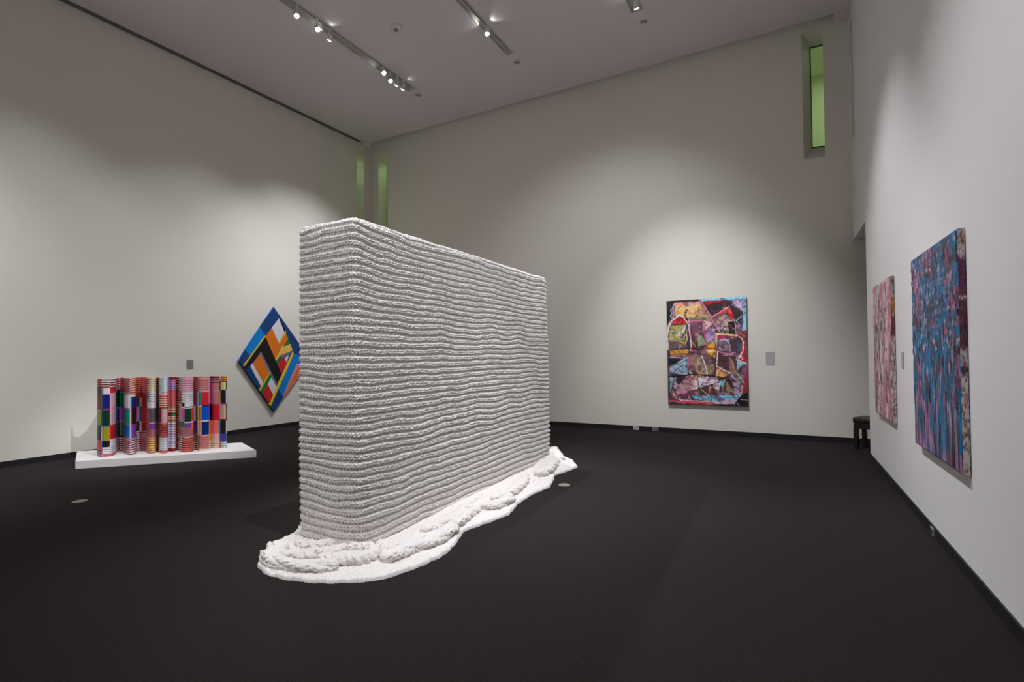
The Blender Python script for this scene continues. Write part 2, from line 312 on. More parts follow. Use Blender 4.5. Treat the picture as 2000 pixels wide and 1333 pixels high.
# back wall: front face with two openings, recess sides, and a rear face; it runs on behind the right wall
bm = bmesh.new()
xs = sorted([LW(YB), FRONT_C[0], FRONT_C[1], FRONT_R[0], FRONT_R[1], XE]); zs = sorted([0, FRONT_C[2], FRONT_C[3], WZ0, WZ1, ZC + 0.11])
plane_cells(bm, (0, YB, 0), (1, 0, 0), (0, 0, 1), xs, zs, [FRONT_R, FRONT_C])
bmesh.ops.reverse_faces(bm, faces=bm.faces)
xs = sorted([LW(YB) - 0.3, BACK_C[0], BACK_C[1], BACK_R[0], BACK_R[1], XE]); zs = sorted([0, BACK_C[2], BACK_C[3], BACK_R[2], BACK_R[3], ZC])
plane_cells(bm, (0, YB + T, 0), (1, 0, 0), (0, 0, 1), xs, zs, [BACK_R, BACK_C])
recess(bm, BF, FRONT_R, BACK_R, T); recess(bm, BF, FRONT_C, BACK_C, T)
me = bpy.data.meshes.new('wall_back'); bm.to_mesh(me); bm.free()
struct(link('wall_back', me, M_WALL), 'cream back wall')
# left wall with one slot near the corner
SL = (8.684, 8.905, WZ0 - 0.25, 6.20)
dirl = Vector((0.0285334, 1, 0)); nl = Vector((-1, 0.0285334, 0)).normalized()
LF = lambda u, v, d: Vector((LW(u), u, v)) + nl * d
bm = bmesh.new(); cells = sorted([YF, SL[0], SL[1], YB]); zs = sorted([0, SL[2], SL[3], ZC])
plane_cells(bm, (LW(0), 0, 0), dirl, (0, 0, 1), cells, zs, [SL])
o_ = Vector((LW(0), 0, 0)) + nl * T
plane_cells(bm, o_, dirl, (0, 0, 1), [YF] + cells[1:-1] + [YB + 0.3], zs, [SL])
recess(bm, LF, SL, SL, T)
me = bpy.data.meshes.new('wall_left'); bm.to_mesh(me); bm.free()
struct(link('wall_left', me, M_WALL), 'cream left wall')
# right wall (thick), header over the opening, end wall of the passage, wall behind the viewpoint
WT = 0.34
bm = bmesh.new(); add_box(bm, XR, XR + WT, YF, JY, 0, ZC)
struct(obj('wall_right', bm, M_WHITE_WALL), 'white right wall')
SR = (8.684, 8.905, WZ0 + 0.1, 6.20)
bm = bmesh.new(); add_box(bm, XR, XR + WT, JY, SR[0], HZ, ZC); add_box(bm, XR, XR + WT, SR[1], YB, HZ, ZC)
add_box(bm, XR, XR + WT, SR[0], SR[1], HZ, SR[2]); add_box(bm, XR, XR + WT, SR[0], SR[1], SR[3], ZC)
struct(obj('wall_header', bm, M_WHITE_WALL), 'header above the passage opening')
bm = bmesh.new(); add_box(bm, XE, XE + 0.2, YF, YB + T, 0, ZC)
struct(obj('wall_passage', bm, M_WALL))
bm = bmesh.new(); add_box(bm, -9.4, XE + 0.2, YF - 0.2, YF, 0, ZC)
struct(obj('wall_front', bm, M_WALL))
# ceiling: slabs around three recessed track troughs, trough covers above
GAP = 0.19                                             # shadow gap between ceiling and back wall
TW = 0.19; TX = [(-6.215, -6.025), (-4.03, -3.885), (-1.90, -1.72)]; TE = 7.53
ENDY = [7.53, 7.45, 7.43]
bm = bmesh.new()
xs = [-9.6] + [v for t in TX for v in t] + [XE + 0.2]
for i in range(0, len(xs), 2):
    add_box(bm, xs[i], xs[i + 1], YF - 0.2, YB - GAP, ZC, ZC + 0.14)
for (a, b), e in zip(TX, ENDY):
    add_box(bm, a, b, e, YB - GAP, ZC, ZC + 0.14)
add_box(bm, -9.6, XE + 0.2, YB - GAP, YB + T, ZC + 0.11, ZC + 0.14)
add_box(bm, -9.6, XE + 0.2, YF - 0.2, YB + T, ZC + 0.141, ZC + 0.2)
struct(obj('ceiling', bm, M_CEIL), 'white ceiling')
# ceiling edge: dark air slot along the left wall, shallow band along the right wall
bm = bmesh.new()
pts = [(LW(YF) + 0.012, YF), (LW(YF) + 0.108, YF), (LW(8.73) + 0.108, 8.73), (LW(8.73) + 0.012, 8.70)]
add_prism(bm, pts, ZC - 0.006, ZC + 0.002)
struct(obj('trim_1', bm, M_SLOT), 'dark air slot in the ceiling edge along the left wall')
bm = bmesh.new(); add_box(bm, 0.76, XR, YF, YB, ZC - 0.03, ZC + 0.001)
struct(obj('trim_2', bm, M_CEIL), 'shallow ceiling band along the right wall')
# baseboards
HB = 0.075
bm = bmesh.new()
n_ = Vector((1, -0.0285, 0)).normalized() * 0.012
add_prism(bm, [(LW(YF), YF), (LW(YB), YB), (LW(YB) + n_.x, YB + n_.y), (LW(YF) + n_.x, YF + n_.y)], 0, HB, 0.002)
struct(obj('baseboard_left', bm, M_BASE), 'black baseboard')
bm = bmesh.new(); add_box(bm, LW(YB), XE, YB - 0.012, YB, 0, HB, 0.002); struct(obj('baseboard_back', bm, M_BASE), 'black baseboard')
bm = bmesh.new(); add_box(bm, XR - 0.012, XR, YF, JY, 0, HB, 0.002); struct(obj('baseboard_right', bm, M_BASE), 'black baseboard')
# windows: glazed frame at the rear of each recess, and the lit room each one looks into
def window(n, frame, B, depth, lab):
    w = empty('window_%d' % n, frame((B[0] + B[1]) / 2, B[2], depth)); struct(w, lab)
    inv = Matrix.Translation(-w.location)
    t = 0.013
    bm = bmesh.new()
    for (u0, u1, v0, v1) in ((B[0], B[1], B[2], B[2] + t), (B[0], B[1], B[3] - t, B[3]), (B[0], B[0] + t * .7, B[2], B[3]), (B[1] - t * .7, B[1], B[2], B[3])):
        c = [frame(u, v, d) for d in (depth - 0.012, depth + 0.012) for u, v in ((u0, v0), (u1, v0), (u1, v1), (u0, v1))]
        q = [bm.verts.new(p) for p in c]
        for f in ((3, 2, 1, 0), (4, 5, 6, 7), (0, 1, 5, 4), (1, 2, 6, 5), (2, 3, 7, 6), (3, 0, 4, 7)): bm.faces.new([q[i] for i in f])
    bm.transform(inv); obj('window_frame', bm, M_GLASS_EDGE, w)
    bm = bmesh.new(); u0, u1, v0, v1 = B[0] + .01, B[1] - .01, B[2] + .01, B[3] - .01
    c = [frame(u, v, d) for d in (depth - 0.004, depth + 0.004) for u, v in ((u0, v0), (u1, v0), (u1, v1), (u0, v1))]
    q = [bm.verts.new(p) for p in c]
    for f in ((3, 2, 1, 0), (4, 5, 6, 7), (0, 1, 5, 4), (1, 2, 6, 5), (2, 3, 7, 6), (3, 0, 4, 7)): bm.faces.new([q[i] for i in f])
    bm.transform(inv); obj('pane', bm, M_GLASS, w)
window(1, BF, BACK_R, T, 'tall narrow window high in the back wall by the right corner')
window(2, BF, BACK_C, T, 'narrow window slot in the back wall beside the left corner')
window(3, LF, SL, T, 'narrow window slot in the left wall beside the far corner')
RF = lambda u, v, d: Vector((XR + d, u, v))
window(4, RF, SR, 0.2, 'narrow window slot in the right wall beside the far corner')
def chamber(name, x0, x1, y0, y1, openside):
    bm = bmesh.new(); z0, z1 = 3.6, 6.75; t = 0.08
    add_box(bm, x0 - t, x1 + t, y0, y1 + t, z0 - t, z0); add_box(bm, x0 - t, x1 + t, y0, y1 + t, z1, z1 + t)
    if openside != '-y': add_box(bm, x0, x1, y0 - t, y0, z0, z1)
    add_box(bm, x0 - t, x1 + t, y1, y1 + t, z0, z1)
    add_box(bm, x0 - t, x0, y0, y1, z0, z1)
    if openside != '+x': add_box(bm, x1, x1 + t, y0, y1, z0, z1)
    return struct(obj(name, bm, M_REVEAL), 'pale room beyond the glass')
chamber('wall_outer', -0.4, 2.6, YB + T + 0.01, YB + T + 2.0, '-y')
chamber('wall_outer_corner', -9.3, -7.4, YB + T + 0.01, YB + T + 1.5, '-y')
chamber('wall_outer_side', -10.6, LW(8.8) - T - 0.01, 7.7, 9.35, '+x')
def area(pos, rot, w, size, col):
    ld = bpy.data.lights.new('window_fill_light', 'AREA'); ld.energy = w; ld.size = size; ld.color = col  # unseen fill added behind the glass to light the window reveals
    lo = bpy.data.objects.new('window_fill_light', ld); COL.objects.link(lo); lo.location = pos; lo.rotation_euler = rot
area((1.3, YB + T + 1.0, 6.7), (0, 0, 0), WIN_W[0], 0.6, (0.93, 1.0, 0.86))
area((-8.3, YB + T + 0.8, 6.7), (0, 0, 0), WIN_W[1], 0.6, (0.93, 1.0, 0.86))
area((LW(8.8) - T - 0.8, 8.5, 6.7), (0, 0, 0), WIN_W[2], 0.6, (0.93, 1.0, 0.86))
# ------------------------------------------------------------------ knitted sculpture
BX0, BX1, BY0, BY1, BT = -3.25, -2.66, 2.60, 5.90, 2.375
def body():
    """rounded-box profile swept upward; every row of knitting is a real ridge of interlocking loops with pits between"""
    nv = 900; RS = 0.055                                # samples over the height, shoulder radius
    Lz = BT - RS; La = RS * math.pi / 2; Lf = 0.06
    v = np.linspace(0.0, Lz + La + Lf, nv)
    def line(a, b, step):
        n = max(2, int(np.hypot(b[0] - a[0], b[1] - a[1]) / step)); t = np.linspace(0, 1, n, endpoint=False)
        return [(a[0] + (b[0] - a[0]) * k, a[1] + (b[1] - a[1]) * k) for k in t]
    U = np.array(line((0, 1), (0, 0), 0.0075) + line((0, 0), (1, 0), 0.0068) + line((1, 0), (1, 1), 0.0014) + line((1, 1), (0, 1), 0.02))
    nu = len(U)
    ang = np.clip((v - Lz) / La, 0, 1) * math.pi / 2
    z = np.where(v < Lz, v, Lz + RS * np.sin(ang)); inset = RS * (1 - np.cos(ang)) + np.clip(v - Lz - La, 0, None)
    zz = (z / BT)[:, None]
    flare = np.clip(1 - zz / 0.55, 0, 1) ** 2
    ins = inset[:, None]
    x0 = BX0 - 0.02 * flare + ins; x1 = BX1 + 0.10 * (1 - zz) ** 1.3 - ins
    y0 = BY0 + 0.03 * np.clip(zz, 0, 1) - 0.02 + ins; y1 = BY1 + 0.06 * zz - 0.08 * (1 - zz) - ins
    R = 0.05 + 0.10 * flare
    X = x0 + (x1 - x0) * U[None, :, 0]; Y = y0 + (y1 - y0) * U[None, :, 1]
    cx = np.clip(X, x0 + R, x1 - R); cy = np.clip(Y, y0 + R, y1 - R)
    dx = X - cx; dy = Y - cy; L = np.sqrt(dx * dx + dy * dy)
    mx = np.maximum(np.abs(dx), np.abs(dy)); k = np.where(L > 1e-9, mx / np.maximum(L, 1e-9), 1)
    X = cx + dx * k; Y = cy + dy * k
    nx = np.where(L > 1e-9, dx / np.maximum(L, 1e-9), 0); ny = np.where(L > 1e-9, dy / np.maximum(L, 1e-9), 0)
    m = nv // 2
    ds = np.hypot(np.diff(X[m], append=X[m][:1]), np.diff(Y[m], append=Y[m][:1])); s = np.concatenate([[0], np.cumsum(ds)[:-1]])[None, :]
    V = np.repeat(v[:, None], nu, 1)
    # slack: long rows sag away from the near corner, and wander
    dcor = np.hypot(X - (BX1 + .03), Y - BY0); side = np.clip((Y - BY0) / 0.15, 0, 1)
    sag = 0.030 * (1 - np.exp(-dcor / 0.30)) * side * np.clip(zz * 1.4 - 0.3, 0, 1)
    wander = 0.026 * (fbm(s * 1.1, V * 1.6, 11) - 0.5) + 0.024 * (vnoise(s * 3.3, V * 2.5, 17) - 0.5) + 0.010 * (vnoise(s * 9, V * 12, 21) - 0.5)
    pitch = BT / 44.0
    w = (V + sag + wander * 1.3) / pitch + 0.35
    row = np.floor(w).astype(int); t = w - row
    h1 = np.random.default_rng(3).random((64, 4096)); h2 = np.random.default_rng(5).random((64, 4096)); rw = np.random.default_rng(6).random(64)
    st = 0.029
    sc_ = np.where(np.abs(nx[m]) > 0.75, 0.021, 0.029); phase = np.concatenate([[0], np.cumsum(ds / sc_)[:-1]])[None, :]
    onside = np.clip((np.abs(nx) - 0.6) / 0.3, 0, 1)
    jit = (vnoise(s * 5, row * 3.1, 31) - 0.5) * 1.2
    base = phase + jit
    depth = (0.0068 + 0.0052 * (1 - zz)) * (0.85 + 0.3 * rw[row % 64])
    # ridge band t .38..1: two interlocking rows of slanted loops; groove band t 0...38: upright strands with holes
    ridge = np.sqrt(np.clip(1 - ((t - 0.64) / 0.36) ** 2, 0, 1)) ** 0.8
    def loops(tc, off, tilt, hh, seed):
        q = base + off + tilt * (t - tc); c = np.floor(q).astype(int); f = q - c - 0.5
        amp = 0.55 + 0.75 * seed[row % 64, c % 4096]
        return amp * np.sqrt(np.clip(1 - (f / 0.46) ** 2 - ((t - tc) / hh) ** 2, 0, 1))
    lp = np.maximum(loops(0.78, 0.0, 1.6, 0.20, h1), loops(0.50, 0.5, -1.6, 0.20, h2))
    q = base + 0.25; c = np.floor(q).astype(int); f = q - c - 0.5
    strand = np.sqrt(np.clip(1 - (f / 0.42) ** 2, 0, 1)) * np.clip(1 - ((t - 0.14) / 0.22) ** 2, 0, 1)
    gap = np.exp(-((np.abs(f) - 0.5) / 0.15) ** 2 - ((t - 0.16) / 0.13) ** 2) * (0.35 + 0.9 * h2[row % 64, (c + 7) % 4096])
    q2 = base + 0.02; c2 = np.floor(q2).astype(int); f2 = q2 - c2 - 0.5
    gap2 = np.exp(-((np.abs(f2) - 0.5) / 0.14) ** 2 - ((t - 0.64) / 0.075) ** 2) * np.clip(h1[row % 64, (c2 + 9) % 4096] * 1.7 - 0.25, 0, 1.3)
    open_ = 0.55 + 0.9 * vnoise(s * 1.7, V * 2.2, 71)      # looser and tighter patches of knitting
    tight = 1 - 0.75 * np.clip(1 - np.abs(np.abs(nx) - np.abs(ny)), 0, 1)
    d = depth * ridge + 0.0062 * lp * (1 - 0.35 * onside) + 0.004 * strand * (1 - 0.4 * onside) - (1 - 0.35 * onside) * (0.046 * gap + 0.040 * gap2) * open_ * tight
    fine = (0.0050 + 0.0035 * onside) * (vnoise(s * 120, V * 150, 41) - 0.5) + 0.0040 * (RNG.random(d.shape) - 0.5)
    bulge = 0.020 * (fbm(s * 0.8, V * 0.9, 51) - 0.5)
    d = d - 0.010 + fine + bulge
    ch = np.cos(ang)[:, None]; sh = np.sin(ang)[:, None]
    corner = 0.012 * np.exp(-np.hypot(X - BX1, Y - BY0) / 0.18) * np.clip(zz * 6 - 5, 0, 1)
    lump = 0.010 * (vnoise(s * 5, 0 * V, 77) - .5) * np.clip(zz * 6 - 5, 0, 1)
    P = np.stack([X + nx * d * ch, Y + ny * d * ch, z[:, None] + d * sh + corner + lump], -1)
    last = P[-1]; cen = np.stack([np.clip(last[:, 0], BX0 + .29, BX1 - .29), np.clip(last[:, 1], BY0 + .3, BY1 - .3), last[:, 2]], -1)
    top = []
    for kq in np.linspace(0.1, 1, 10):
        r_ = last * (1 - kq) + cen * kq
        r_[:, 2] = BT + 0.006 * np.abs(np.sin(np.pi * s[0] / st)) * abs(math.sin(kq * 12)) + 0.006 * (vnoise(s[0] * 30, 0 * s[0] + kq * 9, 78) - .5)
        top.append(r_)
    return np.concatenate([P, np.array(top)], 0)

sculpt = empty('knitted_sculpture', ((BX0 + BX1) / 2, (BY0 + BY1) / 2, 0))
tag(sculpt, 'tall white hand-knitted slab sculpture standing on the carpet with knitting pooled around it', 'sculpture')
org = np.array(sculpt.location)
P = body() - org
bo = link('knitted_body', grid_mesh('knitted_body', P, True), M_KNIT, sculpt, True)

def skirt():
    vis = np.array(SK)
    hid = np.array([(-3.1, 6.45), (-3.45, 6.2), (-3.6, 5.6), (-3.62, 4.8), (-3.56, 4.0), (-3.60, 3.3), (-3.5, 2.85)])
    poly = np.concatenate([vis, hid]); poly = np.vstack([poly, poly[:1]])
    sl = np.concatenate([[0], np.cumsum(np.hypot(*np.diff(poly, axis=0).T))])
    N = 1900; u = np.linspace(0, sl[-1], N, endpoint=False)
    ox = np.interp(u, sl, poly[:, 0]); oy = np.interp(u, sl, poly[:, 1])
    kern = np.hanning(19); kern /= kern.sum()
    sm = lambda a, k=kern: np.convolve(np.concatenate([a[-40:], a, a[:40]]), k, 'same')[40:-40]
    ox, oy = sm(ox), sm(oy)
    # matching inner contour: closest point of the body, then smoothed
    ix0, ix1, iy0, iy1 = BX0 + .05, BX1 + .02, BY0 + .05, BY1 - .12
    ix = np.clip(ox, ix0, ix1); iy = np.clip(oy, iy0, iy1)
    k2 = np.hanning(75); k2 /= k2.sum()
    ix, iy = sm(ix, k2), sm(iy, k2)
    q = np.linspace(0, 1, 130)[:, None]
    X = ix + (ox - ix) * q; Y = iy + (oy - iy) * q
    wid = np.hypot(ox - ix, oy - iy)[None]
    hin = np.interp(oy, [2.1, 2.6, 3.2, 4.4, 5.2, 5.9], [.025, .03, .06, .08, .11, .18])[None]
    hin = hin * (0.75 + 0.5 * vnoise(u * 2.3, u * 0, 5))[None]
    dist_out = (1 - q) * wid
    Zs = 0.016 + hin * (1 - np.clip(q / 0.62, 0, 1)) ** 1.4
    fold = vnoise(X * 6 + Y * 2, Y * 2.5 - X, 9)
    Zs += 0.012 * np.exp(-((q - 0.45) / 0.2) ** 2) * fold + 0.014 * np.sin(np.pi * np.clip(q, 0, 1)) * np.abs(np.sin(dist_out / 0.055 * np.pi + 5 * fold)) ** 0.6
    # knit grain
    grain = 0.007 * np.abs(np.sin(u[None] / 0.028 * np.pi + 1.0 * np.floor(dist_out / 0.02))) * np.abs(np.sin(dist_out / 0.02 * np.pi)) ** 0.5
    Zs += grain * (0.3 + vnoise(X * 40, Y * 40, 15)) + 0.006 * vnoise(X * 95, Y * 95, 16) + 0.003 * RNG.random(X.shape) - 0.010 * np.clip(vnoise(X * 48, Y * 48, 26) - 0.66, 0, 1) * 3
    edge = np.clip(dist_out / 0.016, 0, 1)
    Zs = Zs * np.sqrt(np.clip(1 - (1 - edge) ** 2, 0, 1)) + 0.001
    # ragged stitched border
    rag = (0.0022 * np.sin(u / 0.026 * 2 * np.pi + 4 * vnoise(u * 9, u * 0, 18)) + 0.012 * (vnoise(u * 16, u * 0, 8) - 0.5) + 0.006 * (vnoise(u * 60, u * 0, 28) - 0.5))[None] * q ** 6
    nxo = np.gradient(oy); nyo = -np.gradient(ox); nn = np.hypot(nxo, nyo) + 1e-9
    sgn = np.sign(np.mean((nxo * (ox - ix) + nyo * (oy - iy)))) or 1
    X = X + sgn * nxo / nn * rag; Y = Y + sgn * nyo / nn * rag
    return np.stack([X, Y, Zs], -1)
SKP = skirt() - org
so = link('pooled_skirt', grid_mesh('pooled_skirt', SKP, True), M_KNIT, sculpt, True)

def fold_tube(pts, r, twist, flat):
    p = np.array(pts); 
    sl = np.concatenate([[0], np.cumsum(np.hypot(*np.diff(p, axis=0).T))]); n = max(40, int(sl[-1] / 0.0045)); s = np.linspace(0, sl[-1], n)
    x = np.interp(s, sl, p[:, 0]); y = np.interp(s, sl, p[:, 1])
    kk = np.hanning(max(5, n // 8) | 1); kk /= kk.sum(); h = len(kk) // 2
    pad = lambda a: np.concatenate([2 * a[0] - a[1:h + 1][::-1], a, 2 * a[-1] - a[-h - 1:-1][::-1]])
    x = np.convolve(pad(x), kk, 'valid'); y = np.convolve(pad(y), kk, 'valid')
    tx = np.gradient(x); ty = np.gradient(y); L = np.hypot(tx, ty) + 1e-9; tx /= L; ty /= L
    ph = np.linspace(0, 2 * np.pi, 52, endpoint=False)[None]
    S = s[:, None]
    end = np.clip(np.minimum(s, sl[-1] - s) / (r * 1.6), 0, 1); prof = np.sqrt(1 - (1 - end) ** 2)[:, None] * 0.97 + 0.03
    rr = r * prof * (0.86 + 0.34 * np.abs(np.cos(1.5 * (ph - 2 * np.pi * twist * S))) ** 0.7 * (1 if twist else 0.6) + 0.12 * (vnoise(S * 9 + 0 * ph, ph * 1.2 + 0 * S, 3) - .5))
    st = 0.024; cell = np.abs(np.sin(np.pi * (S / st))) * np.abs(np.sin(ph * max(4, round(2 * np.pi * r / st)) / 2 + 0.9 * np.floor(S / st)))
    rr = rr + 0.0035 * cell + 0.0045 * (vnoise(S * 110 + 0 * ph, ph * 7 + 0 * S, 23) - .5) + 0.002 * RNG.random(rr.shape) - 0.012 * np.clip(vnoise(S * 55 + 0 * ph, ph * 4 + 0 * S, 33) - 0.68, 0, 1) * 3
    a = np.cos(ph) * rr * flat; b = np.sin(ph) * rr
    X = x[:, None] - ty[:, None] * a; Y = y[:, None] + tx[:, None] * a; Z = r * 0.95 + 0.022 + b
    return np.stack([X, Y, np.maximum(Z, 0.004)], -1)
for i, (pts, r, tw, fl) in enumerate(FO):
    q = fold_tube(pts, r, tw, fl) - org
    link('knit_fold', grid_mesh('knit_fold', q, True), M_KNIT, sculpt, True)
# short folds on the far, hidden side
for pts in ([(-3.45, 3.0), (-3.5, 3.6), (-3.42, 4.2)], [(-3.4, 4.1), (-3.5, 4.8), (-3.42, 5.5)], [(-3.3, 5.6), (-3.2, 6.1), (-2.9, 6.25)]):
    link('knit_fold', grid_mesh('knit_fold', fold_tube(pts, .035, 2, 1.4) - org, True), M_KNIT, sculpt, True)

# ------------------------------------------------------------------ plinth and striped folding sculpture
PL = [(-7.90, 3.02), (-6.455, 4.50), (-7.245, 4.815), (-8.735, 3.36)]
bm = bmesh.new(); add_prism(bm, PL, 0.0, 0.10, 0.003)
tag(obj('display_plinth', bm, M_PLINTH), 'low white display plinth on the carpet under the striped folding sculpture', 'plinth')

PALETTE = dict(P=(228, 176, 186), R=(208, 36, 46), DR=(140, 32, 36), W=(228, 224, 230), K=(24, 20, 26), NB=(16, 32, 125), DG=(12, 58, 38), G=(0, 132, 92), T=(0, 142, 122), B=(0, 112, 205),
    Y=(172, 156, 20), PU=(126, 66, 168), BR=(205, 98, 95), V=(112, 92, 165), GY=(97, 90, 97), C=(56, 57, 60), MG=(176, 50, 130), SK=(192, 122, 120), CR=(226, 206, 172), LY=(218, 214, 140), MA=(52, 12, 18),
    BN=(126, 52, 46), LI=(122, 162, 42), OR=(194, 84, 48), TD=(22, 112, 130), DB=(10, 50, 110), VB=(112, 132, 190), GB=(88, 78, 80), OL=(152, 128, 102), GG=(112, 138, 112), PV=(190, 92, 166), LC=(165, 216, 230),
    MV=(176, 128, 146), MU=(205, 155, 165), SB=(42, 84, 152), O=(216, 116, 62), GO=(226, 182, 82), LV=(166, 152, 200), PR=(216, 92, 112), TN=(172, 138, 104), PG=(202, 194, 188), GN=(26, 130, 66), RO=(226, 62, 52),
    PK=(226, 152, 172), OC=(196, 132, 42), PE=(226, 158, 114), RB=(0, 82, 200), NV=(2, 42, 110), DN=(16, 12, 70), OG=(220, 112, 52), YL=(212, 172, 22), SA=(226, 122, 116), CT=(216, 182, 156), VI=(82, 52, 176), SG=(142, 182, 162), RW=(192, 150, 150), LB=(190, 215, 222))
def st(y0, y1, n, a, b, c='K'):
    """n stripes: a over b with a thin dark line between"""
    out = []; d = (y1 - y0) / n
    for k in range(n):
        y = y0 + k * d; out += [(y, y + d * .48, a), (y + d * .48, y + d * .82, b), (y + d * .82, y + d, c)]
    return out
